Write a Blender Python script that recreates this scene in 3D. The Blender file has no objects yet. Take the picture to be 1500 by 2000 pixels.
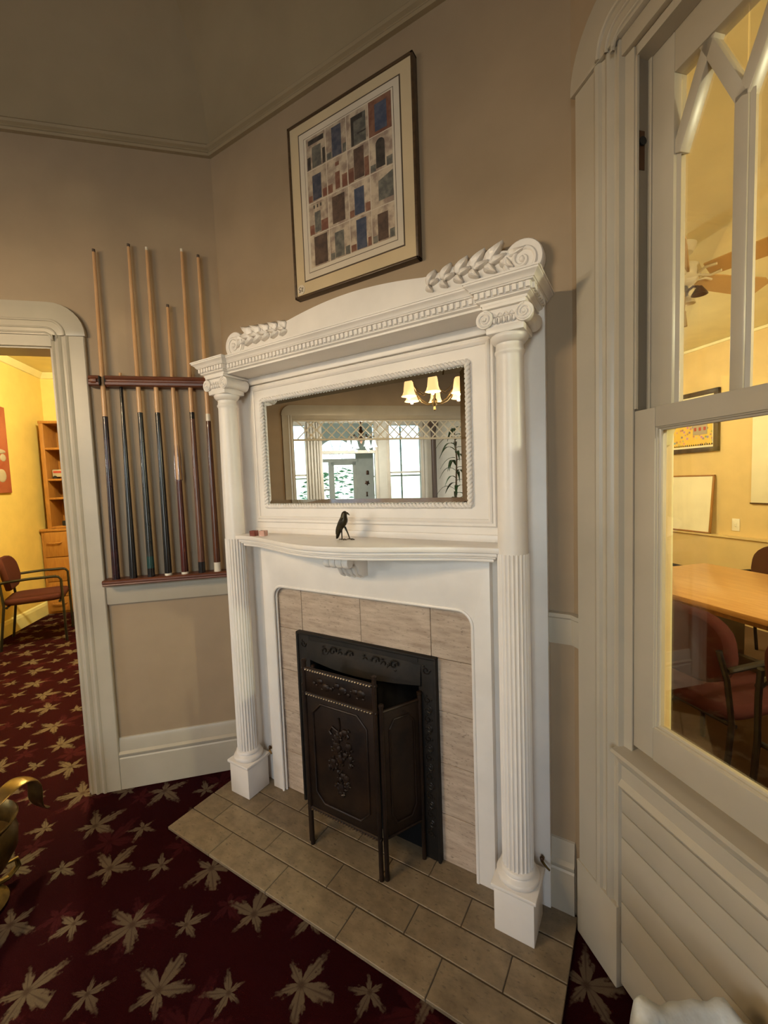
import bpy, bmesh, math, random
from mathutils import Matrix, Vector
random.seed(7)
R_ = math.radians
S2 = math.sqrt(.5)
scn = bpy.context.scene
col = scn.collection

# ---------------------------------------------------------------- camera
def make_camera():
    yaw, pitch, roll, f = R_(-31.64), R_(3.96), R_(2.13), 829.9
    fwd = Vector((math.sin(yaw)*math.cos(pitch), math.cos(yaw)*math.cos(pitch), -math.sin(pitch)))
    right = Vector((math.cos(yaw), -math.sin(yaw), 0))
    down = fwd.cross(right)
    c, s = math.cos(roll), math.sin(roll)
    r2 = c*right + s*down
    d2 = -s*right + c*down
    cam = bpy.data.cameras.new('camera')
    o = bpy.data.objects.new('camera', cam)
    col.objects.link(o)
    m = Matrix(((r2.x, -d2.x, -fwd.x, 0), (r2.y, -d2.y, -fwd.y, 0), (r2.z, -d2.z, -fwd.z, 1.45), (0, 0, 0, 1)))
    o.matrix_world = m
    cam.sensor_fit = 'HORIZONTAL'
    cam.sensor_width = 36
    cam.lens = f/1500*36
    cam.clip_start = .02
    scn.camera = o
make_camera()

# ---------------------------------------------------------------- world, exposure
scn.view_settings.view_transform = 'Standard'
scn.view_settings.look = 'None'
scn.view_settings.exposure = 0.15
scn.view_settings.gamma = 1
scn.view_settings.use_curve_mapping = False
w = bpy.data.worlds.new('world')
scn.world = w
w.use_nodes = True
wn = w.node_tree
bg = wn.nodes['Background']
sky = wn.nodes.new('ShaderNodeTexSky')
sky.sky_type = 'NISHITA'
sky.sun_disc = False
sky.sun_elevation = R_(40)
sky.sun_rotation = R_(60)
wn.links.new(sky.outputs[0], bg.inputs[0])
bg.inputs[1].default_value = 0.75

LIGHT = dict(room=13.5, hall=105.0, left=235.0, right=150.0, back=46.0)

def frame(ox, oy, deg):
    return Matrix.Translation((ox, oy, 0)) @ Matrix.Rotation(R_(deg), 4, 'Z')
FF = Matrix.Identity(4)                       # fireplace wall: plane y = 1.42
LF = frame(-1.772, 1.42, 45)                  # wall with the doorway, x runs to the corner, y into the wall
RF = frame(-.188, 1.42, -45)                  # wall with the sash window, x runs away from the corner
WF = frame(-4*S2, -4*S2, 135)                 # wall opposite, with the lattice opening
MF = Matrix.Translation((-.977, 1.42, 0))     # centre of the mantel on the fireplace wall
def at(fr, x=0, y=0, z=0, rz=0):
    return fr @ Matrix.Translation((x, y, z)) @ Matrix.Rotation(R_(rz), 4, 'Z')

def point_light(name, fr, loc, power, colr, radius, parent=None):
    l = bpy.data.lights.new(name, 'POINT')
    l.energy = power
    l.color = colr
    l.shadow_soft_size = radius
    o = bpy.data.objects.new(name, l)
    col.objects.link(o)
    if parent:
        o.parent = parent
        o.location = loc
    else:
        o.matrix_world = at(fr, *loc)
    return o

# ---------------------------------------------------------------- materials
MATS = {}
class NT:
    def __init__(self, m):
        self.t = m.node_tree
    def n(self, typ, **kw):
        nd = self.t.nodes.new(typ)
        for k, v in kw.items():
            setattr(nd, k, v)
        return nd
    def put(self, sock, v):
        if isinstance(v, bpy.types.NodeSocket):
            self.t.links.new(v, sock)
        elif v is not None:
            sock.default_value = v
    def math(self, op, a, b=None, c=None, clamp=False):
        nd = self.n('ShaderNodeMath', operation=op, use_clamp=clamp)
        for i, v in enumerate((a, b, c)):
            self.put(nd.inputs[i], v)
        return nd.outputs[0]
    def mix(self, f, a, b):
        nd = self.n('ShaderNodeMix', data_type='RGBA')
        self.put(nd.inputs[0], f)
        self.put(nd.inputs[6], a if isinstance(a, bpy.types.NodeSocket) else (*a, 1))
        self.put(nd.inputs[7], b if isinstance(b, bpy.types.NodeSocket) else (*b, 1))
        return nd.outputs[2]
    def noise(self, vec, scale, detail=3, rough=.55):
        nd = self.n('ShaderNodeTexNoise')
        self.put(nd.inputs['Vector'], vec)
        nd.inputs['Scale'].default_value = scale
        nd.inputs['Detail'].default_value = detail
        nd.inputs['Roughness'].default_value = rough
        return nd.outputs[0]
    def ramp(self, f, a, b):
        nd = self.n('ShaderNodeMapRange', clamp=True)
        self.put(nd.inputs[0], f)
        nd.inputs[1].default_value = a
        nd.inputs[2].default_value = b
        return nd.outputs[0]
    def bump(self, h, strength, dist=.002):
        nd = self.n('ShaderNodeBump')
        nd.inputs['Strength'].default_value = strength
        nd.inputs['Distance'].default_value = dist
        self.put(nd.inputs['Height'], h)
        return nd.outputs[0]

def base(name):
    m = bpy.data.materials.new(name)
    m.use_nodes = True
    b = m.node_tree.nodes['Principled BSDF']
    MATS[name] = m
    return m, NT(m), b

def mat(name, c, rough=.5, metal=0., c2=None, scale=6., stretch=(1, 1, 1), lo=.35, hi=.65, bump=0., bscale=60., bdist=.002, rnd=0., detail=4, spec=.5, emit=None, estr=0.):
    m, t, b = base(name)
    tc = t.n('ShaderNodeTexCoord')
    mp = t.n('ShaderNodeMapping')
    t.put(mp.inputs[0], tc.outputs['Object'])
    mp.inputs['Scale'].default_value = stretch
    vec = mp.outputs[0]
    if rnd:
        oi = t.n('ShaderNodeObjectInfo')
        va = t.n('ShaderNodeVectorMath', operation='ADD')
        sc = t.math('MULTIPLY', oi.outputs['Random'], 17.)
        cx = t.n('ShaderNodeCombineXYZ')
        for i in range(3):
            t.put(cx.inputs[i], sc)
        t.put(va.inputs[0], vec)
        t.put(va.inputs[1], cx.outputs[0])
        vec = va.outputs[0]
    if c2:
        out = t.mix(t.ramp(t.noise(vec, scale, detail), lo, hi), c, c2)
    else:
        out = t.mix(t.ramp(t.noise(vec, scale, detail), .3, .7), tuple(x*.94 for x in c), tuple(min(1, x*1.05) for x in c))
    if rnd:
        hs = t.n('ShaderNodeHueSaturation')
        t.put(hs.inputs['Color'], out)
        t.put(hs.inputs['Value'], t.math('MULTIPLY_ADD', oi.outputs['Random'], rnd, 1-rnd/2))
        out = hs.outputs[0]
    t.put(b.inputs['Base Color'], out)
    b.inputs['Roughness'].default_value = rough
    b.inputs['Metallic'].default_value = metal
    b.inputs['Specular IOR Level'].default_value = spec
    if bump:
        t.put(b.inputs['Normal'], t.bump(t.noise(vec, bscale, 4), bump, bdist))
    if emit:
        b.inputs['Emission Color'].default_value = (*emit, 1)
        b.inputs['Emission Strength'].default_value = estr
    return m

mat('wall_paint', (.335, .243, .150), .62, bump=.12, bscale=220, bdist=.001)
mat('ceiling_paint', (.31, .232, .130), .7, bump=.1, bscale=160, bdist=.001)
mat('trim_paint', (.445, .392, .305), .34, bump=.06, bscale=90, bdist=.001)
mat('mantel_paint', (.84, .785, .72), .36, bump=.05, bscale=90, bdist=.001)
mat('yellow_wall', (.71, .515, .155), .6, bump=.1, bscale=200, bdist=.001)
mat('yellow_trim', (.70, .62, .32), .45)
mat('orange_wall', (.72, .53, .245), .6, bump=.1, bscale=200, bdist=.001)
mat('orange_ceiling', (.88, .80, .50), .7)
mat('hall_paint', (.46, .43, .35), .6)
mat('vestibule_paint', (.80, .80, .72), .6)
mat('iron', (.010, .0088, .0078), .62, .15, c2=(.018, .014, .011), scale=18, bump=.25, bscale=90, spec=.3)
mat('iron_relief', (.030, .022, .015), .45, .5, c2=(.016, .013, .011), scale=18)
mat('soot', (.006, .006, .006), .9)
mat('bronze', (.010, .0052, .004), .46, .45, c2=(.030, .015, .008), scale=9, bump=.2, bscale=60)
mat('bronze_bright', (.24, .17, .11), .3, .9)
mat('rack_wood', (.17, .055, .024), .38, c2=(.10, .028, .012), scale=5, stretch=(2, 14, 14), bump=.08, bscale=40)
mat('frame_dark', (.050, .028, .014), .35, c2=(.085, .048, .022), scale=8, stretch=(1, 10, 10))
mat('mat_cream', (.56, .44, .27), .75, bump=.06, bscale=300)
mat('mat_white', (.62, .54, .42), .75)
mat('mat_line', (.075, .048, .028), .6)
mat('maple', (.62, .37, .19), .3, c2=(.48, .26, .11), scale=5, stretch=(8, 8, 1))
mat('cue_black', (.009, .008, .009), .18)
mat('cue_purple', (.035, .008, .013), .18, c2=(.010, .006, .010), scale=12)
mat('cue_green', (.010, .045, .042), .25)
mat('cue_charcoal', (.028, .028, .026), .2, c2=(.009, .010, .011), scale=14)
mat('cue_red', (.085, .014, .009), .2, c2=(.040, .007, .006), scale=9, stretch=(6, 6, 1))
mat('cue_tan', (.155, .068, .042), .22, c2=(.10, .042, .028), scale=9, stretch=(6, 6, 1))
mat('cue_brown', (.105, .033, .012), .2, c2=(.06, .018, .008), scale=9, stretch=(6, 6, 1))
mat('cue_white', (.72, .64, .50), .3)
mat('cue_tip', (.10, .07, .05), .8)
mat('oak', (.38, .165, .036), .45, c2=(.30, .12, .024), scale=5, stretch=(14, 14, 1.5), rnd=.08)
mat('table_wood', (.60, .33, .115), .28, c2=(.50, .25, .08), scale=4, stretch=(1.5, 14, 14))
mat('upholstery', (.060, .017, .013), .95, bump=.3, bscale=500, spec=.08)
mat('chair_metal', (.014, .012, .011), .35, .3)
mat('crow_metal', (.022, .016, .010), .36, .7, c2=(.060, .048, .022), scale=40, bump=.25, bscale=200)
mat('copper_glass', (.27, .075, .050), .18, .4)
mat('pink_glass', (.62, .36, .28), .15)
mat('brass', (.20, .125, .035), .36, .85, c2=(.11, .065, .018), scale=14, bump=.15, bscale=70)
mat('fixture_brass', (.22, .15, .07), .3, .9)
mat('fixture_dark', (.09, .045, .025), .4, .7)
mat('leaf_green', (.020, .050, .016), .4, c2=(.035, .075, .022), scale=10)
mat('shrub_green', (.10, .22, .09), .6, c2=(.22, .36, .16), scale=3)
mat('stem_brown', (.10, .07, .04), .8)
mat('pot_clay', (.16, .08, .05), .7)
mat('white_plain', (.80, .78, .72), .4)
mat('board_white', (.86, .80, .60), .4)
mat('switch_white', (.85, .80, .66), .4)
mat('dark_wood', (.055, .032, .020), .45)
mat('brown_carpet', (.085, .042, .018), .95, bump=.4, bscale=400)
mat('hall_floor', (.24, .15, .085), .4, c2=(.17, .10, .05), scale=4, stretch=(12, 1, 1))
mat('lawn', (.16, .30, .12), .9)
mat('fan_white', (.78, .70, .52), .4)
mat('fan_blade', (.60, .38, .15), .4)
mat('tassel', (.38, .25, .08), .7)
mat('grout', (.30, .24, .18), .9)
mat('grout_dark', (.085, .060, .038), .9)
mat('basket', (.20, .13, .075), .6)
mat('blue_tag', (.05, .12, .75), .5)
mat('toy_red', (.40, .06, .04), .4)
mat('picture_red', (.34, .075, .035), .6, c2=(.44, .13, .06), scale=5)
mat('picture_grey', (.40, .33, .24), .6)
mat('slot_black', (.008, .007, .006), .8)
mat('lattice_paint', (.62, .56, .44), .5)
mat('shade_glass', (.85, .66, .40), .4, emit=(1., .60, .24), estr=1.15)
mat('crystal', (.85, .90, .92), .1, emit=(.85, .95, 1.), estr=.9)
mat('lamp_glass', (.9, .8, .6), .4, emit=(1., .78, .42), estr=1.5)
mat('lamp_cup', (.80, .70, .48), .3)

def stone(name, a, b, pits, rnd, st=(1.2, 5, 7)):
    m, t, bs = base(name)
    tc = t.n('ShaderNodeTexCoord')
    oi = t.n('ShaderNodeObjectInfo')
    va = t.n('ShaderNodeVectorMath', operation='ADD')
    cx = t.n('ShaderNodeCombineXYZ')
    sc = t.math('MULTIPLY', oi.outputs['Random'], 31.)
    for i in range(3):
        t.put(cx.inputs[i], sc)
    t.put(va.inputs[0], tc.outputs['Object'])
    t.put(va.inputs[1], cx.outputs[0])
    mp = t.n('ShaderNodeMapping')
    t.put(mp.inputs[0], va.outputs[0])
    mp.inputs['Scale'].default_value = st
    n1 = t.noise(mp.outputs[0], 7, 6, .65)
    c = t.mix(t.ramp(n1, .3, .72), a, b)
    mp2 = t.n('ShaderNodeMapping')
    t.put(mp2.inputs[0], va.outputs[0])
    mp2.inputs['Scale'].default_value = (1, 2.5, 3.2)
    n2 = t.noise(mp2.outputs[0], 55, 3, .6)
    c = t.mix(t.math('MULTIPLY', t.ramp(n2, .60, .70), pits), c, tuple(x*.55 for x in a))
    hs = t.n('ShaderNodeHueSaturation')
    t.put(hs.inputs['Color'], c)
    t.put(hs.inputs['Value'], t.math('MULTIPLY_ADD', oi.outputs['Random'], rnd, 1-rnd/2))
    t.put(bs.inputs['Base Color'], hs.outputs[0])
    bs.inputs['Roughness'].default_value = .5
    t.put(bs.inputs['Normal'], t.bump(n2, -.35, .002))
stone('travertine', (.36, .265, .19), (.60, .485, .375), .8, .10)
stone('hearth_stone', (.155, .112, .066), (.285, .215, .130), .7, .16, (2.2, 3, 3))

def glassmat(name, tint, gloss=.5):
    m, t, b = base(name)
    out = t.t.nodes['Material Output']
    tr = t.n('ShaderNodeBsdfTransparent')
    tr.inputs[0].default_value = (*tint, 1)
    gl = t.n('ShaderNodeBsdfGlossy')
    gl.inputs['Roughness'].default_value = .02
    fr = t.n('ShaderNodeFresnel')
    fr.inputs[0].default_value = 1.45
    mx = t.n('ShaderNodeMixShader')
    t.put(mx.inputs[0], t.math('MULTIPLY', fr.outputs[0], gloss))
    t.put(mx.inputs[1], tr.outputs[0])
    t.put(mx.inputs[2], gl.outputs[0])
    t.put(out.inputs[0], mx.outputs[0])
    t.t.nodes.remove(b)
glassmat('pane_glass', (.97, .97, .95), .35)
glassmat('day_glass', (.95, .99, 1.), .3)

def linermat():
    m, t, b = base('bag_film')
    b.inputs['Base Color'].default_value = (.62, .64, .62, 1)
    b.inputs['Roughness'].default_value = .35
    out = t.t.nodes['Material Output']
    tr = t.n('ShaderNodeBsdfTransparent')
    tc = t.n('ShaderNodeTexCoord')
    nz = t.noise(tc.outputs['Object'], 14, 4)
    t.put(b.inputs['Normal'], t.bump(nz, .8, .01))
    mx = t.n('ShaderNodeMixShader')
    t.put(mx.inputs[0], t.ramp(nz, -.6, .6))
    t.put(mx.inputs[1], tr.outputs[0])
    t.put(mx.inputs[2], b.outputs[0])
    t.put(out.inputs[0], mx.outputs[0])
linermat()

def mirrormat():
    m, t, b = base('mirror_silver')
    b.inputs['Base Color'].default_value = (.90, .93, .91, 1)
    b.inputs['Metallic'].default_value = 1
    b.inputs['Roughness'].default_value = 0.0
mirrormat()

def carpet(name, ang):
    m, t, b = base(name)
    tc = t.n('ShaderNodeTexCoord')
    mp = t.n('ShaderNodeMapping')
    t.put(mp.inputs[0], tc.outputs['Object'])
    mp.inputs['Rotation'].default_value = (0, 0, R_(ang))
    def leaves(cell, shift, rad, jit):
        sv = t.n('ShaderNodeSeparateXYZ')
        t.put(sv.inputs[0], mp.outputs[0])
        wob = t.noise(tc.outputs['Object'], 70, 3)
        x = t.math('MULTIPLY_ADD', sv.outputs[0], 1/cell, shift)
        y = t.math('MULTIPLY_ADD', sv.outputs[1], 1/cell, shift*.5)
        ix, iy = t.math('FLOOR', x), t.math('FLOOR', y)
        cx = t.n('ShaderNodeCombineXYZ')
        t.put(cx.inputs[0], ix)
        t.put(cx.inputs[1], iy)
        wh = t.n('ShaderNodeTexWhiteNoise', noise_dimensions='2D')
        t.put(wh.inputs['Vector'], cx.outputs[0])
        sc = t.n('ShaderNodeSeparateColor')
        t.put(sc.inputs[0], wh.outputs['Color'])
        fx = t.math('SUBTRACT', t.math('SUBTRACT', x, ix), t.math('MULTIPLY_ADD', sc.outputs[0], jit, .5-jit/2))
        fy = t.math('SUBTRACT', t.math('SUBTRACT', y, iy), t.math('MULTIPLY_ADD', sc.outputs[1], jit, .5-jit/2))
        r = t.math('POWER', t.math('ADD', t.math('MULTIPLY', fx, fx), t.math('MULTIPLY', fy, fy)), .5)
        th = t.math('ADD', t.math('ARCTAN2', fy, fx), t.math('MULTIPLY', sc.outputs[2], 6.28))
        # checker of large and small leaves
        par = t.math('ABSOLUTE', t.math('MODULO', t.math('ADD', ix, iy), 2.))
        size = t.math('MULTIPLY_ADD', par, rad*.42, rad*.62)
        lob = t.math('ABSOLUTE', t.math('COSINE', t.math('MULTIPLY', th, 2.5)))
        ser = t.math('ABSOLUTE', t.math('COSINE', t.math('MULTIPLY', th, 7.5)))
        lob2 = t.math('MULTIPLY', t.math('POWER', lob, 1.5), t.math('MULTIPLY_ADD', ser, .42, .62))
        big = t.math('MULTIPLY_ADD', t.math('COSINE', th), .24, .80)
        edge = t.math('MULTIPLY', t.math('MULTIPLY', size, big), t.math('MULTIPLY_ADD', lob2, .86, .22))
        edge = t.math('MULTIPLY', edge, t.math('MULTIPLY_ADD', wob, 1.2, .42))
        mask = t.ramp(t.math('DIVIDE', r, edge), 1.15, .80)
        vein = t.ramp(t.math('ABSOLUTE', t.math('SINE', t.math('MULTIPLY', th, 5.))), .04, .35)
        core = t.ramp(t.math('DIVIDE', r, size), .06, .16)
        tone = t.math('MULTIPLY', t.math('MULTIPLY_ADD', vein, .45, .55), t.math('MULTIPLY_ADD', core, .5, .5))
        return t.math('MULTIPLY', mask, tone)
    a = leaves(.205, 0., .47, .16)
    c = leaves(.31, .37, .36, .3)
    fine = t.noise(tc.outputs['Object'], 420, 2)
    col0 = t.mix(t.ramp(fine, .3, .7), (.011, .0008, .0016), (.021, .0016, .0027))
    col1 = t.mix(t.math('MULTIPLY', c, .45), col0, (.052, .009, .011))
    col2 = t.mix(t.math('MULTIPLY', a, .93), col1, (.105, .076, .051))
    t.put(b.inputs['Base Color'], col2)
    b.inputs['Roughness'].default_value = 1.
    b.inputs['Specular IOR Level'].default_value = .05
    t.put(b.inputs['Normal'], t.bump(fine, .5, .004))
carpet('carpet_leaf', -45+14)

def needlework():
    m, t, b = base('needlework')
    tc = t.n('ShaderNodeTexCoord')
    v = t.n('ShaderNodeTexVoronoi')
    t.put(v.inputs['Vector'], tc.outputs['Object'])
    v.inputs['Scale'].default_value = 26
    d = t.ramp(v.outputs['Distance'], .42, .22)
    c = t.mix(t.math('MULTIPLY', d, .85), (.78, .52, .10), v.outputs['Color'])
    c = t.mix(t.math('MULTIPLY', d, .55), c, (.16, .10, .09))
    t.put(b.inputs['Base Color'], c)
    b.inputs['Roughness'].default_value = .8
needlework()

def printmat(name, a, b2, sc=16):
    mat(name, a, .6, c2=b2, scale=sc, rnd=.25, lo=.4, hi=.62)
printmat('print_stucco', (.52, .42, .30), (.28, .20, .15), 26)
printmat('print_blue', (.040, .045, .068), (.085, .085, .105), 40)
printmat('print_navy', (.040, .052, .090), (.075, .085, .12), 40)
printmat('print_brown', (.065, .038, .028), (.12, .070, .045), 40)
printmat('print_grey', (.085, .082, .070), (.17, .155, .125), 40)
printmat('print_rust', (.16, .060, .035), (.23, .11, .065), 30)
printmat('print_dark', (.030, .024, .020), (.06, .048, .038), 40)

# ---------------------------------------------------------------- mesh building
class MB:
    def __init__(self):
        self.v = []
        self.f = []
    def add(self, vs, fs):
        n = len(self.v)
        self.v += [tuple(p) for p in vs]
        self.f += [tuple(i+n for i in f) for f in fs]
        return self
    def box(self, x0, x1, y0, y1, z0, z1):
        x0, x1 = min(x0, x1), max(x0, x1)
        y0, y1 = min(y0, y1), max(y0, y1)
        z0, z1 = min(z0, z1), max(z0, z1)
        return self.add([(x0, y0, z0), (x1, y0, z0), (x1, y1, z0), (x0, y1, z0), (x0, y0, z1), (x1, y0, z1), (x1, y1, z1), (x0, y1, z1)],
                        [(0, 3, 2, 1), (4, 5, 6, 7), (0, 1, 5, 4), (1, 2, 6, 5), (2, 3, 7, 6), (3, 0, 4, 7)])
    def prism(self, poly, a, b, axis='y'):
        # poly in the two other axes (order x,z for y; y,z for x; x,y for z)
        def P(p, t):
            if axis == 'y':
                return (p[0], t, p[1])
            if axis == 'x':
                return (t, p[0], p[1])
            return (p[0], p[1], t)
        n = len(poly)
        vs = [P(p, a) for p in poly]+[P(p, b) for p in poly]
        fs = [tuple(range(n)), tuple(range(2*n-1, n-1, -1))]
        fs += [(i, i+n, (i+1) % n+n, (i+1) % n) for i in range(n)]
        return self.add(vs, fs)
    def lathe(self, prof, c=(0, 0, 0), seg=24, axis='z', flute=None):
        # prof: list of (r, h)
        vs, fs = [], []
        for r, h in prof:
            for k in range(seg):
                a = 2*math.pi*k/seg
                rr = r
                if flute:
                    rr = r-flute[1]*abs(math.sin(a*flute[0]/2))
                q = (rr*math.cos(a), rr*math.sin(a), h)
                if axis == 'y':
                    q = (q[0], q[2], q[1])
                elif axis == 'x':
                    q = (q[2], q[0], q[1])
                vs.append((c[0]+q[0], c[1]+q[1], c[2]+q[2]))
        for i in range(len(prof)-1):
            for k in range(seg):
                a, b2 = i*seg+k, i*seg+(k+1) % seg
                fs.append((a, b2, b2+seg, a+seg))
        fs.append(tuple(range(seg-1, -1, -1)))
        m = (len(prof)-1)*seg
        fs.append(tuple(range(m, m+seg)))
        return self.add(vs, fs)
    def tube(self, pts, rad, seg=8):
        pts = [Vector(p) for p in pts]
        n = len(pts)
        rads = rad if isinstance(rad, (list, tuple)) else [rad]*n
        vs, fs = [], []
        up = Vector((0, 0, 1))
        prev = None
        for i, p in enumerate(pts):
            d = (pts[min(i+1, n-1)]-pts[max(i-1, 0)])
            if d.length < 1e-9:
                d = Vector((0, 0, 1))
            d.normalize()
            if prev is None:
                s = d.cross(up)
                if s.length < .05:
                    s = d.cross(Vector((1, 0, 0)))
            else:
                s = prev-d*prev.dot(d)
            s.normalize()
            prev = s
            t2 = d.cross(s)
            for k in range(seg):
                a = 2*math.pi*k/seg
                vs.append(p+(s*math.cos(a)+t2*math.sin(a))*rads[i])
        for i in range(n-1):
            for k in range(seg):
                a, b2 = i*seg+k, i*seg+(k+1) % seg
                fs.append((a, b2, b2+seg, a+seg))
        fs.append(tuple(range(seg-1, -1, -1)))
        fs.append(tuple(range((n-1)*seg, n*seg)))
        return self.add(vs, fs)
    def ball(self, c, r, seg=10, rings=6, rot=None):
        rx, ry, rz = r if isinstance(r, (list, tuple)) else (r, r, r)
        vs, fs = [], []
        for i in range(1, rings):
            ph = math.pi*i/rings
            for k in range(seg):
                a = 2*math.pi*k/seg
                vs.append(Vector((rx*math.sin(ph)*math.cos(a), ry*math.sin(ph)*math.sin(a), rz*math.cos(ph))))
        vs += [Vector((0, 0, rz)), Vector((0, 0, -rz))]
        if rot is not None:
            vs = [rot @ p for p in vs]
        vs = [(p.x+c[0], p.y+c[1], p.z+c[2]) for p in vs]
        T, B = len(vs)-2, len(vs)-1
        for i in range(rings-2):
            for k in range(seg):
                a, b2 = i*seg+k, i*seg+(k+1) % seg
                fs.append((a, a+seg, b2+seg, b2))
        for k in range(seg):
            fs.append((T, k, (k+1) % seg))
            q = (rings-2)*seg
            fs.append((B, q+(k+1) % seg, q+k))
        return self.add(vs, fs)
    def grid(self, rows):
        # rows of equally many points -> surface
        n = len(rows[0])
        vs = [p for r in rows for p in r]
        fs = [(i*n+k, i*n+k+1, (i+1)*n+k+1, (i+1)*n+k) for i in range(len(rows)-1) for k in range(n-1)]
        return self.add(vs, fs)
    def xf(self, m):
        self.v = [tuple(m @ Vector(p)) for p in self.v]
        return self
    def build(self, name, m, parent=None, fr=None, bevel=0., smooth=False, angle=35, seg=2, **tags):
        me = bpy.data.meshes.new(name)
        me.from_pydata(self.v, [], self.f)
        bm = bmesh.new()
        bm.from_mesh(me)
        bmesh.ops.recalc_face_normals(bm, faces=bm.faces)
        if bevel:
            ed = [e for e in bm.edges if len(e.link_faces) == 2 and e.calc_face_angle(0) > .5]
            bmesh.ops.bevel(bm, geom=ed, offset=bevel, segments=seg, profile=.5, affect='EDGES', clamp_overlap=True)
        bm.to_mesh(me)
        bm.free()
        if smooth or bevel:
            for p in me.polygons:
                p.use_smooth = True
            me.set_sharp_from_angle(angle=R_(angle))
        me.materials.append(MATS[m])
        o = bpy.data.objects.new(name, me)
        col.objects.link(o)
        if parent is not None:
            o.parent = parent
        if fr is not None:
            if parent is None:
                o.matrix_world = fr
            else:
                o.matrix_local = fr
        for k, v in tags.items():
            o[k] = v
        return o

def thing(name, label, cat, fr, group=None):
    o = bpy.data.objects.new(name, None)
    col.objects.link(o)
    o.empty_display_size = .05
    o.matrix_world = fr
    o['label'] = label
    o['category'] = cat
    if group:
        o['group'] = group
    return o
def struct(name, label, cat, fr):
    o = thing(name, label, cat, fr)
    o['kind'] = 'structure'
    return o
def inst(src, parent, fr, name=None):
    o = src.copy()
    if name:
        o.name = name
    col.objects.link(o)
    o.parent = parent
    o.matrix_local = fr
    return o
def T(x=0, y=0, z=0):
    return Matrix.Translation((x, y, z))
def RX(d):
    return Matrix.Rotation(R_(d), 4, 'X')
def RY(d):
    return Matrix.Rotation(R_(d), 4, 'Y')
def RZ(d):
    return Matrix.Rotation(R_(d), 4, 'Z')
def arc(cx, cz, r, a0, a1, n=8):
    return [(cx+r*math.cos(R_(a0+(a1-a0)*i/n)), cz+r*math.sin(R_(a0+(a1-a0)*i/n))) for i in range(n+1)]
def spiral(cx, cz, r0, r1, turns, y, n=28, start=0., sgn=1):
    return [(cx+sgn*(r0+(r1-r0)*i/n)*math.cos(R_(start)+turns*2*math.pi*i/n), y, cz+(r0+(r1-r0)*i/n)*math.sin(R_(start)+turns*2*math.pi*i/n)) for i in range(n+1)]

CEIL = 3.8
# ---------------------------------------------------------------- the setting: main room
def wall_with_hole(x0, x1, z1, holes, y0, y1):
    """boxes around rectangular holes (hx0, hx1, hz0, hz1), sorted by x"""
    m = MB()
    x = x0
    for hx0, hx1, hz0, hz1 in holes:
        m.box(x, hx0, y0, y1, 0, z1)
        if hz0 > 0:
            m.box(hx0, hx1, y0, y1, 0, hz0)
        if hz1 < z1:
            m.box(hx0, hx1, y0, y1, hz1, z1)
        x = hx1
    m.box(x, x1, y0, y1, 0, z1)
    return m
def sl(o, label, cat):
    o['label'] = label
    o['category'] = cat
    o['kind'] = 'structure'
    return o

sl(wall_with_hole(-3.75, .03, CEIL, [(-1.54, -.723, 0, 2.12)], 0, .065).build('wall_left', 'wall_paint', fr=LF), 'taupe wall with the open doorway and the pool cue rack', 'wall')
sl(wall_with_hole(-1.772+.977, -.188+.977, CEIL, [(-.28, .26, 0, .70)], 0, .10).build('wall_fireplace', 'wall_paint', fr=MF), 'taupe diagonal corner wall behind the white mantel', 'wall')
sl(wall_with_hole(-.03, 3.04, CEIL, [(.23, .945, .70, 2.46)], 0, .06).build('wall_right', 'wall_paint', fr=RF), 'taupe wall holding the interior sash window', 'wall')
sl(wall_with_hole(-1.9, 2.257, CEIL, [(-1.35, 1.767, 0, 2.36)], 0, .15).build('wall_opposite', 'wall_paint', fr=WF), 'taupe wall with the wide lattice-topped opening to the hall', 'wall')
BF = WF @ T(-1.9, 0, 0) @ RZ(90)             # wall behind the camera: x runs along it, y into it
sl(wall_with_hole(-4.871, 0, CEIL, [(-3.1, -1.7, .85, 2.55)], 0, .1).build('wall_back', 'wall_paint', fr=BF), 'taupe wall behind the camera with an added daylight window', 'wall')

w6 = struct('window_added', 'unseen window added for daylight in the wall behind the camera', 'window', BF)  # unseen window added to bring daylight onto the mantel and left wall
MB().box(-3.1, -1.7, .03, .07, 1.68, 1.73).box(-2.42, -2.38, .03, .07, .85, 2.55).box(-3.1, -3.05, .03, .07, .85, 2.55).box(-1.75, -1.7, .03, .07, .85, 2.55).box(-3.1, -1.7, .03, .07, .85, .90).box(-3.1, -1.7, .03, .07, 2.50, 2.55).build('sash_frame', 'trim_paint', w6)
MB().box(-3.1, -1.7, .048, .052, .85, 2.55).build('pane', 'day_glass', w6)
MB().box(-3.22, -3.1, -.02, 0, .75, 2.67).box(-1.7, -1.58, -.02, 0, .75, 2.67).box(-3.22, -1.58, -.02, 0, 2.55, 2.67).box(-3.24, -1.56, -.05, 0, .80, .85).build('casing', 'trim_paint', w6, bevel=.003)
la = bpy.data.lights.new('daylight', 'AREA')  # added area light standing in for daylight through that window
la.shape = 'RECTANGLE'
la.size, la.size_y = 1.4, 1.7
la.energy = LIGHT['back']
la.color = (1., .97, .93)
lo = bpy.data.objects.new('daylight', la)
col.objects.link(lo)
lo.matrix_world = BF @ T(-2.4, .13, 1.7) @ RX(-90)

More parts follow.
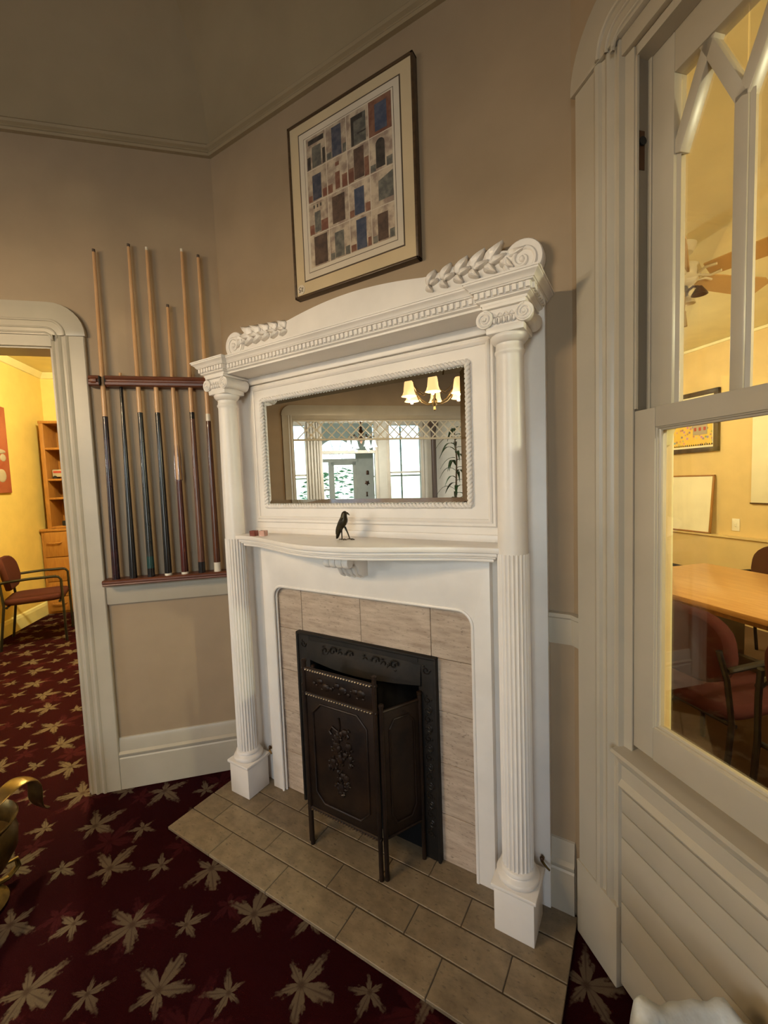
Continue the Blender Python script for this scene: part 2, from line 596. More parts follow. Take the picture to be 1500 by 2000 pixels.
# floor: one carpet for main room and left room
fl = MB()
def quad(mb, fr, x0, x1, y0, y1, z):
    vs = [fr @ Vector(p) for p in ((x0, y0, z), (x1, y0, z), (x1, y1, z), (x0, y1, z))]
    vs += [p-Vector((0, 0, .05)) for p in vs]
    mb.add(vs, [(0, 1, 2, 3), (7, 6, 5, 4), (0, 4, 5, 1), (1, 5, 6, 2), (2, 6, 7, 3), (3, 7, 4, 0)])
quad(fl, WF, -1.9, 2.257, -4.871, .07, 0)
sl(fl.build('floor', 'carpet_leaf'), 'dark maroon carpet scattered with taupe leaves', 'floor')
fl = MB()
quad(fl, LF, -2.62, 1.0, 0, 4.0, 0)
sl(fl.build('floor_annex', 'carpet_leaf'), 'red leaf-patterned carpet in the yellow room', 'floor')

# ceiling with cove above the picture rail (profile inward d, height z)
cove = [(0, 3.075), (.012, 3.14), (.04, 3.25), (.085, 3.36), (.15, 3.47), (.25, 3.58), (.40, 3.68), (.60, 3.75), (.85, CEIL)]
corners = [Vector((-1.772, 1.42)), Vector((-.188, 1.42))]
pR = (RF @ Vector((3.037, 0, 0))).to_2d()
pW0 = (WF @ Vector((-1.9, 0, 0))).to_2d()
pW1 = (WF @ Vector((2.257, 0, 0))).to_2d()
loop = corners+[pR, pW0, pW1]
def inset(loop, d):
    out = []
    n = len(loop)
    for i in range(n):
        a, b, c = loop[i-1], loop[i], loop[(i+1) % n]
        e1, e2 = (b-a).normalized(), (c-b).normalized()
        n1, n2 = Vector((e1.y, -e1.x)), Vector((e2.y, -e2.x))
        k = (n1+n2)
        k = k/(k.dot(n1))
        out.append(b+k*d)
    return out
rows = []
for d, z in cove:
    q = inset(loop, d)
    rows.append([(p.x, p.y, z) for p in q]+[(q[0].x, q[0].y, z)])
ce = MB().grid(rows)
ce.add([(p[0], p[1], CEIL) for p in rows[-1][:-1]], [tuple(range(len(loop)))])
sl(ce.build('ceiling', 'ceiling_paint', smooth=True, angle=28), 'tan coved ceiling above the picture rail', 'ceiling')
# picture rail moulding around the room
def moulding(prof, loop, closed=True):
    m = MB()
    rows = []
    for d, z in prof:
        q = inset(loop, d)
        rows.append([(p.x, p.y, z) for p in q]+([(q[0].x, q[0].y, z)] if closed else []))
    return m.grid(rows)
rail = [(.0, 3.018), (.016, 3.02), (.019, 3.03), (.014, 3.038), (.014, 3.043), (.024, 3.05), (.028, 3.06), (.022, 3.068), (.012, 3.074), (.0, 3.082)]
sl(moulding(rail, loop).build('trim_picture_rail', 'ceiling_paint', smooth=True, angle=25), 'narrow tan picture rail moulding where wall meets the cove', 'trim')

# ---------------------------------------------------------------- doorway casing (left wall)
door = struct('door_1', 'open doorway with cream rounded-corner casing beside the cue rack', 'doorway', LF)
def casing_leg(x_out, x_in, z1, z0=.0):
    """fluted casing: outer edge x_out, opening edge x_in; profile across the width"""
    sg = 1 if x_in > x_out else -1
    w_ = abs(x_in-x_out)
    pr = [(0, 0), (0, -.018), (.004, -.022), (.062, -.022), (.066, -.026), (.072, -.028), (.078, -.024), (.084, -.018), (.092, -.018), (.098, -.024), (.104, -.026), (.110, -.022), (.114, -.016), (.122, -.014), (.130, -.018), (w_, -.014), (w_, 0)]
    return MB().prism([(x_out+sg*a, b) for a, b in pr], z0, z1, 'z')
casing_leg(-.588, -.723, 2.16).build('casing_leg', 'trim_paint', door, smooth=True, angle=30)
casing_leg(-1.675, -1.54, 2.16).build('casing_leg', 'trim_paint', door, smooth=True, angle=30)
def head_poly(xl, xr, z0, z1, r):
    return [(xl, z0)]+arc(xl+r, z1-r, r, 180, 90)+arc(xr-r, z1-r, r, 90, 0)+[(xr, z0)]
def head_frame(xl, xr, il, ir, zs, zi, z1, r):
    """rounded head with the square opening cut from below: U shape"""
    return [(xl, zs)]+arc(xl+r, z1-r, r, 180, 90)+arc(xr-r, z1-r, r, 90, 0)+[(xr, zs), (ir, zs), (ir, zi), (il, zi), (il, zs)]
MB().prism(head_frame(-1.680, -.583, -1.54, -.723, 2.1615, 2.1615+.0001, 2.304, .138), -.026, 0, 'y').build('casing_head', 'trim_paint', door, bevel=.004)
MB().box(-1.54, -.723, -.016, 0, 2.115, 2.1615).build('head_strip', 'trim_paint', door)
def bead(pts, r=.006):
    return MB().tube(pts, r, 8)
for k, (o_, z_) in enumerate(((.058, 2.222), (.028, 2.19), (.010, 2.168))):
    il, ir = -1.54-o_, -.723+o_
    rr = .03+o_*.55
    pts = [(p[0], -.026, p[1]) for p in [(il, 2.162)]+arc(il+rr, z_-rr+.004, rr, 180, 90, 6)+arc(ir-rr, z_-rr+.004, rr, 90, 0, 6)+[(ir, 2.162)]]
    bead(pts, .0045 if k else .006).build('head_bead', 'trim_paint', door, smooth=True)
jm = MB().box(-.735, -.723, 0, .13, 0, 2.12).box(-1.54, -1.528, 0, .13, 0, 2.12).box(-1.54, -.723, 0, .13, 2.108, 2.12)
jm.build('jamb', 'trim_paint', door)
MB().box(-.7415, -.735, .045, .075, .0, 2.108).box(-1.528, -1.5215, .045, .075, 0, 2.108).build('door_stop', 'trim_paint', door, bevel=.002)
MB().box(-.7362, -.7345, .03, .042, 1.545, 1.575).build('strike_plate', 'fixture_dark', door)

# baseboards, chair rails
def baseboard(x0, x1, fr, name, label, h=.255):
    pr = [(0, 0), (-.020, 0), (-.020, h*.60), (-.016, h*.625), (-.022, h*.66), (-.024, h*.70), (-.013, h*.74), (-.011, h*.93), (-.006, h*.99), (0, h)]
    return sl(MB().prism(pr, x0, x1, 'x').build(name, 'trim_paint', fr=fr, smooth=True, angle=25), label, 'baseboard')
baseboard(-.588, -.02, LF, 'baseboard_left', 'cream moulded baseboard below the cue rack')
baseboard(-3.74, -1.68, LF, 'baseboard_left_far', 'cream moulded baseboard on the far side of the doorway')
baseboard(-.274, -.19, FF @ T(0, 1.42, 0), 'baseboard_fireplace', 'short cream baseboard between mantel and window casing')
baseboard(1.14, 3.03, RF, 'baseboard_right', 'cream moulded baseboard beyond the sash window')
def chair_rail(x0, x1, fr, name, label):
    return sl(MB().prism([(0, .918), (-.012, .918), (-.014, .925), (-.014, 1.0), (-.020, 1.006), (-.020, 1.018), (0, 1.02)], x0, x1, 'x').build(name, 'trim_paint', fr=fr, smooth=True, angle=25), label, 'trim')
chair_rail(-.588, 0, LF, 'trim_cue_rail', 'flat cream chair rail board under the pool cue shelf')
chair_rail(-.262, -.186, FF @ T(0, 1.42, 0), 'trim_mantel_rail', 'short cream chair rail between mantel and window casing')
sl(MB().prism([(0, .918), (-.012, .918), (-.014, .925), (-.014, 1.0), (-.020, 1.006), (-.020, 1.018), (0, 1.02)], .0, .045, 'x').build('trim_corner_rail', 'trim_paint', fr=RF, smooth=True), 'stub of cream chair rail against the window casing', 'trim')

# ---------------------------------------------------------------- interior sash window (right wall)
win = struct('window_1', 'tall cream interior sash window with pointed tracery looking into the orange room', 'window', RF)
XL, XR, ZS, ZH = .23, .945, .70, 2.46
def wcas(x_out, sg):
    pr = [(0, 0), (0, -.018), (.004, -.022), (.078, -.022), (.082, -.027), (.090, -.030), (.098, -.027), (.103, -.020), (.112, -.018), (.120, -.024), (.127, -.027), (.134, -.022), (.139, -.015), (.147, -.014), (.153, -.020), (.160, -.020), (.164, -.006), (.189, -.004), (.189, 0)]
    return [(x_out+sg*a, b) for a, b in pr]
MB().prism(wcas(.043, 1), .245, 2.50, 'z').build('casing_leg', 'trim_paint', win, smooth=True, angle=30)
MB().prism(wcas(1.132, -1), .245, 2.50, 'z').build('casing_leg', 'trim_paint', win, smooth=True, angle=30)
for a, b in ((.040, .204), (.971, 1.135)):
    MB().box(a, b, -.027, 0, 0, .245).build('plinth_block', 'trim_paint', win, bevel=.003)
hp = MB().prism(head_frame(.036, 1.139, .205, .97, 2.5015, 2.5016, 2.66, .15), -.030, 0, 'y')
hp.build('casing_head', 'trim_paint', win, bevel=.004)
MB().box(.205, .97, -.016, 0, ZH, 2.5015).build('head_strip', 'trim_paint', win, bevel=.002)
for o_, z_, r_ in ((.062, 2.575, .007), (.034, 2.545, .005), (.012, 2.515, .005)):
    il, ir = .205-o_, .97+o_
    rr = .03+o_*.55
    bead([(p[0], -.030, p[1]) for p in [(il, 2.503)]+arc(il+rr, z_-rr, rr, 180, 90, 6)+arc(ir-rr, z_-rr, rr, 90, 0, 6)+[(ir, 2.503)]], r_).build('head_bead', 'trim_paint', win, smooth=True)
# jamb lining with parting strip
jb = MB().box(XL-.012, XL, 0, .08, ZS, ZH).box(XR, XR+.012, 0, .08, ZS, ZH).box(XL, XR, 0, .08, ZH, ZH+.012)
MB().box(XL-.012, XL, .08, .125, ZS, ZH).box(XR, XR+.012, .08, .125, ZS, ZH).box(XL, XR, .08, .125, ZH, ZH+.012).build('outer_jamb', 'yellow_trim', win)  # brighter yellow than the inner jamb, painting in the meeting room light
jb.build('jamb', 'trim_paint', win)
MB().box(XL, XL+.010, .0385, .0405, ZS+.02, ZH).box(XL, XL+.007, .0, .006, 1.61, ZH).build('parting_strip', 'trim_paint', win)
MB().box(XL, XR, .0, .041, 2.438, 2.4605).build('head_stop', 'trim_paint', win)
pul = MB().box(XL, XL+.0015, .012, .028, 2.185, 2.275).build('sash_pulley', 'fixture_dark', win, label='small dark metal sash pulley')
MB().lathe([(.010, -.003), (.010, .003)], (XL+.0025, .020, 2.25), 12, 'x').build('pulley_wheel', 'slot_black', pul)
# stool, apron, planked panel below
MB().prism([(.12, ZS-.002), (-.040, ZS-.002), (-.046, ZS+.004), (-.040, ZS+.010), (0, ZS+.014), (.12, ZS+.026)], .200, .975, 'x').build('stool', 'trim_paint', win, smooth=True, angle=25)
MB().prism([(0, .590), (-.012, .590), (-.016, .597), (-.022, .604), (-.018, .612), (-.012, .620), (-.012, .660), (-.018, .668), (-.026, .680), (-.030, .698), (0, .698)], .204, .971, 'x').build('apron', 'trim_paint', win, smooth=True, angle=25)
zz = [.012, .14, .262, .345, .452, .525, .588]
for a, b in zip(zz[:-1], zz[1:]):
    MB().box(.204, .971, -.012, 0, a+.0015, b-.0015).build('plank', 'trim_paint', win, bevel=.002)
def sash_box(x0, x1, y0, y1, z0, z1, parent, name='stile'):
    return MB().box(x0, x1, y0, y1, z0, z1).build(name, 'trim_paint', parent, bevel=.002)
# lower sash
LS = bpy.data.objects.new('lower_sash', None)
col.objects.link(LS)
LS.parent = win
sash_box(XL+.001, .292, .001, .037, .73, 1.605, LS)
sash_box(XR-.062, XR-.001, .001, .037, .73, 1.605, LS)
sash_box(.292, XR-.062, .001, .037, .728, .812, LS, 'bottom_rail')
sash_box(.292, XR-.062, .001, .037, 1.558, 1.606, LS, 'meeting_rail')
mo = MB()
xa, xb, za, zb = .292, XR-.062, .812, 1.558
ov = [(0, .004), (.003, .006), (.004, .010), (.008, .012), (.009, .016), (0, .018)]
mo.prism([(y, za+d) for d, y in ov], xa, xb, 'x').prism([(y, zb-d) for d, y in ov], xa, xb, 'x')
mo.prism([(xa+d, y) for d, y in ov], za, zb, 'z').prism([(xb-d, y) for d, y in ov], za, zb, 'z')
mo.build('glazing_bead', 'trim_paint', LS, smooth=True, angle=30)
MB().box(xa-.004, xb+.004, .018, .021, za-.004, zb+.004).build('pane', 'pane_glass', LS)
# upper sash, one step further back
US = bpy.data.objects.new('upper_sash', None)
col.objects.link(US)
US.parent = win
ya, yb = .042, .078
sash_box(XL+.001, .298, ya, yb, 1.575, 2.456, US)
sash_box(XR-.068, XR-.001, ya, yb, 1.575, 2.456, US)
sash_box(.298, XR-.068, ya, yb, 2.352, 2.458, US, 'top_rail')
sash_box(.298, XR-.068, ya, yb, 1.562, 1.604, US, 'meeting_rail')
# horns below the meeting rail, yellow painted in for the meeting room light
for x_, sg in ((XL+.002, 1), (XR-.002, -1)):
    pr = [(0, 1.575), (.066, 1.575), (.066, 1.566), (.060, 1.560), (.050, 1.553), (.044, 1.540), (.042, 1.527), (.036, 1.516), (.024, 1.510), (0, 1.506)]
    MB().prism([(x_+sg*a, b) for a, b in pr], ya+.004, yb-.004, 'y').build('horn', 'yellow_trim', US, bevel=.002)
g0, g1 = .298, XR-.068
NL = 4
pw = (g1-g0)/NL
zsp = 2.185
for k in range(1, NL):
    x = g0+pw*k
    sash_box(x-.0135, x+.0135, ya+.004, yb-.004, 1.604, zsp+.004, US, 'mullion')
def bar(p, q, w_):
    p, q = Vector(p), Vector(q)
    d = (q-p).normalized()
    n = Vector((-d.y, d.x))*w_/2
    return MB().prism([tuple(p+n), tuple(p-n), tuple(q-n), tuple(q+n)], ya+.004, yb-.004, 'y')
for k in range(NL):
    xl_, xr_ = g0+pw*k, g0+pw*(k+1)
    xm = (xl_+xr_)/2
    bar((xl_, zsp-.006), (xm+.006, 2.358), .026).build('tracery_bar', 'trim_paint', US, bevel=.002)
    bar((xr_, zsp-.006), (xm-.006, 2.358), .026).build('tracery_bar', 'trim_paint', US, bevel=.002)
gb = MB()
for k in range(NL):
    xl_, xr_ = g0+pw*k+(0 if k == 0 else .0135), g0+pw*(k+1)-(0 if k == NL-1 else .0135)
    gb.prism([(xl_, ya+.009), (xl_+.007, ya+.014), (xl_, ya+.019)], 1.604, zsp, 'z').prism([(xr_, ya+.009), (xr_-.007, ya+.014), (xr_, ya+.019)], 1.604, zsp, 'z')
gb.build('glazing_bead', 'trim_paint', US)
for k in range(NL):
    MB().box(g0+pw*k+.002, g0+pw*(k+1)-.002, ya+.018, ya+.021, 1.598, 2.358).build('pane', 'pane_glass', US)

# ---------------------------------------------------------------- left room (yellow)
sl(wall_with_hole(-2.62, 1.0, 2.97, [(-1.54, -.723, 0, 2.12)], .065, .13).build('wall_annex_front', 'yellow_wall', fr=LF), 'yellow back of the doorway wall in the yellow room', 'wall')
sl(MB().box(-2.72, -2.62, .065, 4.1, 0, 2.99).build('wall_annex_side', 'yellow_wall', fr=LF), 'bright yellow side wall behind the maroon armchair', 'wall')
sl(MB().box(-2.62, 1.0, 4.0, 4.1, 0, 2.99).build('wall_annex_end', 'yellow_wall', fr=LF), 'bright yellow end wall behind the oak bookcase', 'wall')
sl(MB().box(1.0, 1.1, .065, 4.1, 0, 2.99).build('wall_annex_far', 'yellow_wall', fr=LF), 'yellow wall hidden to the right of the bookcase', 'wall')
sl(MB().box(-2.72, 1.1, .065, 4.1, 2.97, 3.05).build('ceiling_annex', 'yellow_trim', fr=LF), 'pale yellow ceiling of the yellow room', 'ceiling')
cr = MB().prism([(4.0, 2.90), (3.985, 2.905), (3.965, 2.935), (3.945, 2.965), (3.945, 2.97), (4.0, 2.97)], -2.62, 1.0, 'x')
cr.prism([(-2.62, 2.90), (-2.605, 2.905), (-2.585, 2.935), (-2.565, 2.965), (-2.565, 2.97), (-2.62, 2.97)], .13, 4.0, 'y')
sl(cr.build('trim_annex_crown', 'yellow_trim', fr=LF), 'pale yellow crown moulding in the yellow room', 'trim')
bb = MB().prism([(-2.62, 0), (-2.60, 0), (-2.60, .12), (-2.608, .15), (-2.62, .16)], .13, 4.0, 'y').prism([(4.0, 0), (3.98, 0), (3.98, .12), (3.99, .15), (4.0, .16)], -2.62, 1.0, 'x')
sl(bb.build('baseboard_annex', 'yellow_trim', fr=LF), 'yellow lit baseboard in the yellow room', 'baseboard')
lamp = thing('ceiling_light', 'round glass ceiling light in the yellow room', 'ceiling light', at(LF, -1.3, 1.7, 2.97))
MB().lathe([(.10, -.02), (.10, 0)], seg=20).build('rim', 'fixture_brass', lamp, smooth=True)
MB().lathe([(.02, -.085), (.06, -.075), (.085, -.05), (.095, -.02)], seg=20).build('bowl', 'lamp_glass', lamp, smooth=True)
point_light('ceiling_light_bulb', LF, (0, 0, -.17), LIGHT['left'], (1., .93, .55), .08, lamp)

# ---------------------------------------------------------------- right room (orange)
RY1, RCE = 3.3, 2.70
sl(wall_with_hole(-3.2, 3.04, RCE, [(.23, .945, .70, 2.46)], .06, .12).build('wall_meeting_front', 'orange_wall', fr=RF), 'orange far face of the sash window wall', 'wall')
sl(MB().box(-3.2, 3.1, RY1, RY1+.1, 0, RCE).build('wall_meeting_end', 'orange_wall', fr=RF), 'orange wall with the needlework picture and whiteboards', 'wall')
sl(MB().box(-3.3, -3.2, .06, RY1+.1, 0, RCE).build('wall_meeting_side', 'orange_wall', fr=RF), 'orange side wall hidden past the window casing', 'wall')
sl(MB().box(3.0, 3.1, .06, RY1+.1, 0, RCE).build('wall_meeting_far', 'orange_wall', fr=RF), 'orange wall at the unseen end of the meeting room', 'wall')
sl(MB().box(-3.3, 3.1, .06, RY1+.1, RCE, RCE+.06).build('ceiling_meeting', 'orange_ceiling', fr=RF), 'pale orange ceiling above the ceiling fan', 'ceiling')
sl(MB().box(-3.2, 3.0, .12, RY1, -.03, 0).build('floor_meeting', 'brown_carpet', fr=RF), 'dark brown carpet under the meeting table', 'floor')
sl(MB().prism([(RY1, RCE-.03), (RY1-.012, RCE-.028), (RY1-.012, RCE-.004), (RY1, RCE)], -3.2, 3.0, 'x').build('trim_meeting_crown', 'orange_ceiling', fr=RF), 'thin orange moulding at the meeting room ceiling', 'trim')
sl(MB().prism([(RY1, 0), (RY1-.055, 0), (RY1-.055, .80), (RY1-.075, .805), (RY1-.075, .822), (RY1, .822)], -3.2, 3.0, 'x').build('trim_meeting_ledge', 'orange_wall', fr=RF), 'orange wainscot ledge carrying the leaning whiteboard', 'trim')

# ---------------------------------------------------------------- opening opposite, hall and vestibule (seen in the mirror)
opn = struct('door_2', 'wide cased opening with rounded corners across the room, seen in the mirror', 'doorway', WF)
def casw(x_in, sg):
    pr = [(0, 0), (0, -.016), (.02, -.024), (.035, -.018), (.05, -.026), (.065, -.020), (.132, -.022), (.135, 0)]
    return [(x_in+sg*a, b) for a, b in pr]
MB().prism(casw(1.767, 1), 0, 2.40, 'z').build('casing_leg', 'trim_paint', opn, smooth=True, angle=30)
MB().prism(casw(-1.35, -1), 0, 2.40, 'z').build('casing_leg', 'trim_paint', opn, smooth=True, angle=30)
MB().prism(head_frame(-1.487, 1.905, -1.35, 1.767, 2.40, 2.4001, 2.535, .13), -.026, 0, 'y').build('casing_head', 'trim_paint', opn, bevel=.004)
MB().box(-1.35, 1.767, -.018, 0, 2.355, 2.40).build('head_strip', 'trim_paint', opn)
MB().box(1.755, 1.767, 0, .15, 0, 2.36).box(-1.35, -1.338, 0, .15, 0, 2.36).box(-1.35, 1.767, 0, .15, 2.348, 2.36).build('jamb', 'trim_paint', opn)
lat = thing('lattice_transom', 'diamond lattice fretwork hung across the top of the wide opening', 'lattice', at(WF, 0, .075, 0))
MB().box(-1.34, 1.757, -.016, .016, 2.065, 2.092).build('bottom_rail', 'lattice_paint', lat, bevel=.002)
MB().box(-1.34, 1.757, -.016, .016, 2.332, 2.350).build('top_rail', 'lattice_paint', lat, bevel=.002)
hb = .120*math.sqrt(2)
for sg in (1, -1):
    src = None
    k = 0
    x = -1.34+.12
    while x < 1.757-.12:
        fr_ = T(x, sg*.005, 2.212) @ RY(45*sg)
        if src is None:
            src = MB().box(-.008, .008, -.005, .005, -hb, hb).build('lattice_bar', 'lattice_paint', lat, fr=fr_)
        else:
            inst(src, lat, fr_, 'lattice_bar')
        x += .14

HC = 3.2
W2 = WF @ T(0, 2.4, 0)
sl(wall_with_hole(-3.0, 2.6, HC, [(-.851, -.199, .75, 2.60), (.108, 1.149, 0, 2.644), (1.474, 1.72, .75, 2.60)], 0, .1).build('wall_hall_partition', 'hall_paint', fr=W2), 'taupe hall partition with glazed openings, seen in the mirror', 'wall')
sl(MB().box(2.5, 2.6, .15-2.4, 5.1-2.4, 0, HC).build('wall_hall_end', 'hall_paint', fr=W2), 'hall wall at the far left of the mirror view', 'wall')
sl(MB().box(-3.0, -2.9, .15-2.4, 5.1-2.4, 0, HC).build('wall_hall_near', 'hall_paint', fr=W2), 'hall wall at the far right of the mirror view', 'wall')
sl(MB().box(-3.0, 2.6, .15-2.4, 5.1-2.4, HC, HC+.1).build('ceiling_hall', 'vestibule_paint', fr=W2), 'pale ceiling of the hall and vestibule', 'ceiling')
sl(MB().box(-3.0, 2.6, .15-2.48, 5.1-2.4, -.04, 0).build('floor_hall', 'hall_floor', fr=W2), 'brown wooden floor of the hall', 'floor')
sl(wall_with_hole(-3.0, 2.6, HC, [(-1.95, -.42, .55, 2.95), (-.02, 1.10, 0, 2.80), (1.30, 2.30, .55, 2.95)], 2.6, 2.7).build('wall_facade', 'vestibule_paint', fr=W2), 'white vestibule wall around the front door, seen in the mirror', 'wall')
w2 = struct('window_2', 'doorway and transom in the hall partition, seen in the mirror', 'window', W2)
MB().box(.108, 1.149, -.01, .1, 2.045, 2.105).build('transom_bar', 'hall_paint', w2)
MB().box(.128, 1.129, .04, .045, 2.105, 2.644).build('pane', 'day_glass', w2)
for a, b in ((.045, .108), (1.149, 1.212)):
    MB().box(a, b, -.022, 0, 0, 2.70).build('casing_leg', 'trim_paint', w2, bevel=.003)
for k in range(4):
    x = 1.24+.058*k
    MB().lathe([(.022, 0), (.022, 2.65)], (x, -.006, 0), 12).build('fluted_reed', 'trim_paint', w2, smooth=True)
w3 = struct('window_3', 'double-hung window in the hall partition, seen in the mirror', 'window', W2)
MB().box(-.851, -.199, .02, .06, 1.630, 1.665).build('meeting_rail', 'hall_paint', w3)
MB().box(-.851, -.199, .038, .042, .75, 2.60).build('pane', 'day_glass', w3)
for a, b in ((-.91, -.851), (-.199, -.14)):
    MB().box(a, b, -.022, 0, .70, 2.66).build('casing_leg', 'trim_paint', w3, bevel=.003)
w4 = struct('window_4', 'narrow side window in the hall partition, seen in the mirror', 'window', W2)
MB().box(1.474, 1.72, .038, .042, .75, 2.60).build('pane', 'day_glass', w4)
MB().box(1.474, 1.72, .02, .06, 1.630, 1.665).build('meeting_rail', 'hall_paint', w4)
post = thing('wooden_post', 'dark wooden post in the hall, seen in the mirror', 'post', at(W2, -1.10, -.10, 0))
MB().box(-.07, .07, -.07, .07, 0, .28).build('plinth', 'dark_wood', post, bevel=.006)
MB().lathe([(.062, .28), (.066, .33), (.052, .36), (.050, 2.45), (.066, 2.48), (.066, 2.55)], seg=16).build('shaft', 'dark_wood', post, smooth=True)
MB().box(-.085, .085, -.085, .085, 2.55, 3.2).build('cap', 'dark_wood', post, bevel=.004)

fd = struct('door_3', 'glazed front door with fanlight, seen in the mirror', 'door', W2 @ T(0, 2.6, 0))
MB().box(-.02, .05, 0, .08, 0, 2.80).box(1.03, 1.10, 0, .08, 0, 2.80).box(-.02, 1.10, 0, .08, 2.02, 2.10).box(.70, .76, 0, .08, 0, 2.02).build('frame', 'vestibule_paint', fd)
lf_ = MB().box(.05, .13, .02, .06, .01, 2.02).box(.62, .70, .02, .06, .01, 2.02).box(.05, .70, .02, .06, .01, .85).box(.05, .70, .02, .06, 1.94, 2.02)
lf_.build('door_leaf', 'vestibule_paint', fd)
MB().box(.13, .62, .038, .042, .85, 1.94).build('pane', 'day_glass', fd)
MB().box(.76, 1.03, .038, .042, .3, 2.02).build('pane', 'day_glass', fd)
MB().box(.76, 1.03, .02, .06, 1.30, 1.34).box(.76, 1.03, .02, .06, .01, .3).build('sidelight_rail', 'vestibule_paint', fd)
fan_ = MB()
cx_, cz_, rr_ = .54, 2.10, .50
spand = [(-.02, 2.10), (-.02, 2.80), (1.10, 2.80), (1.10, 2.10)]+arc(cx_, cz_, rr_, 0, 180, 16)
fan_.prism(spand, .01, .07, 'y')
fan_.build('spandrel', 'vestibule_paint', fd)
ld = MB()
for a in (36, 72, 108, 144):
    ld.tube([(cx_+.14*math.cos(R_(a)), .04, cz_+.14*math.sin(R_(a))), (cx_+rr_*math.cos(R_(a)), .04, cz_+rr_*math.sin(R_(a)))], .007, 6)
ld.tube([(p[0], .04, p[1]) for p in arc(cx_, cz_, .14, 0, 180, 10)], .007, 6)
ld.tube([(p[0], .04, p[1]) for p in arc(cx_, cz_, .34, 0, 180, 12)], .006, 6)
ld.build('leading', 'fixture_dark', fd)
MB().prism(arc(cx_, cz_, rr_, 0, 180, 16), .038, .042, 'y').build('pane', 'day_glass', fd)
fw = struct('window_5', 'vestibule front windows seen in the mirror, one of them added for more sky light', 'window', W2 @ T(0, 2.6, 0))
MB().box(-1.95, -.42, .02, .06, 1.60, 1.64).box(-1.20, -1.16, .02, .06, .55, 2.95).build('sash_bars', 'vestibule_paint', fw)
MB().box(1.30, 2.30, .02, .06, 1.60, 1.64).build('sash_bars', 'vestibule_paint', fw)  # second front window added to brighten the vestibule
MB().box(1.30, 2.30, .038, .042, .55, 2.95).build('pane', 'day_glass', fw)
MB().box(-1.95, -.42, .038, .042, .55, 2.95).build('pane', 'day_glass', fw)
for nm, lab, x, z, pts in (('wall_plaque', 'small arched dark plaque on the vestibule wall, above the others', -.25, 1.73, [(-.035, -.06), (.035, -.06), (.035, .02)]+arc(0, .02, .035, 0, 180, 8)),
                           ('wall_plaque', 'small star-shaped dark plaque on the vestibule wall, between two others', -.23, 1.46, [(.075*(1 if k % 2 else .55)*math.sin(math.pi*k/5), .075*(1 if k % 2 else .55)*math.cos(math.pi*k/5)) for k in range(10)]),
                           ('wall_plaque', 'small narrow upright dark plaque on the vestibule wall, below the others', -.215, 1.165, [(-.022, -.06), (.022, -.06), (.015, 0), (.022, .06), (-.022, .06), (-.015, 0)])):
    o = MB().prism(pts, -.02, 0, 'y').build(nm, 'fixture_dark', fr=W2 @ T(x, 2.6, z), bevel=.003)
    o['label'] = lab
    o['category'] = 'plaque'
    o['group'] = 'plaques on the vestibule wall'
# sky light is guided through the facade openings
for (x0, x1, z0, z1) in ((-.02, 1.10, .0, 2.8), (-1.95, -.42, .55, 2.95), (1.30, 2.30, .55, 2.95)):
    l = bpy.data.lights.new('window_portal', 'AREA')
    l.shape = 'RECTANGLE'
    l.size, l.size_y = x1-x0, z1-z0
    l.cycles.is_portal = True
    o = bpy.data.objects.new('window_portal', l)
    col.objects.link(o)
    o.matrix_world = W2 @ T((x0+x1)/2, 2.72, (z0+z1)/2) @ RX(-90)
sl(MB().box(-9, 9, 2.75, 16, -.2, -.1).build('ground_outside', 'lawn', fr=W2), 'green ground outside the front door', 'ground')
sh = thing('garden_shrub', 'leafy green shrub outside the glazed front door', 'shrub', W2 @ T(.3, 4.6, -.1))
lv = MB()
rng = random.Random(3)
for k in range(420):
    a, b = rng.uniform(0, 6.28), math.acos(rng.uniform(-.2, 1))
    r = rng.uniform(.75, 1.05)
    c = Vector((1.2*r*math.sin(b)*math.cos(a), .7*r*math.sin(b)*math.sin(a), .75+1.35*r*math.cos(b)))
    m_ = Matrix.Translation(c) @ Matrix.Rotation(rng.uniform(0, 6.28), 4, 'Z') @ Matrix.Rotation(rng.uniform(-1, 1), 4, 'X')
    vs = [m_ @ Vector(p) for p in ((-.11, 0, 0), (0, -.05, .02), (.13, 0, 0), (0, .05, .02))]
    lv.add(vs, [(0, 1, 2, 3)])
lv.build('foliage', 'shrub_green', sh, kind='stuff')
MB().tube([(0, 0, 0), (.03, .02, .5), (.0, .0, 1.0)], [.05, .04, .025]).tube([(0.03, 0.02, .4), (.3, .1, .9)], [.03, .015]).build('stem', 'stem_brown', sh)

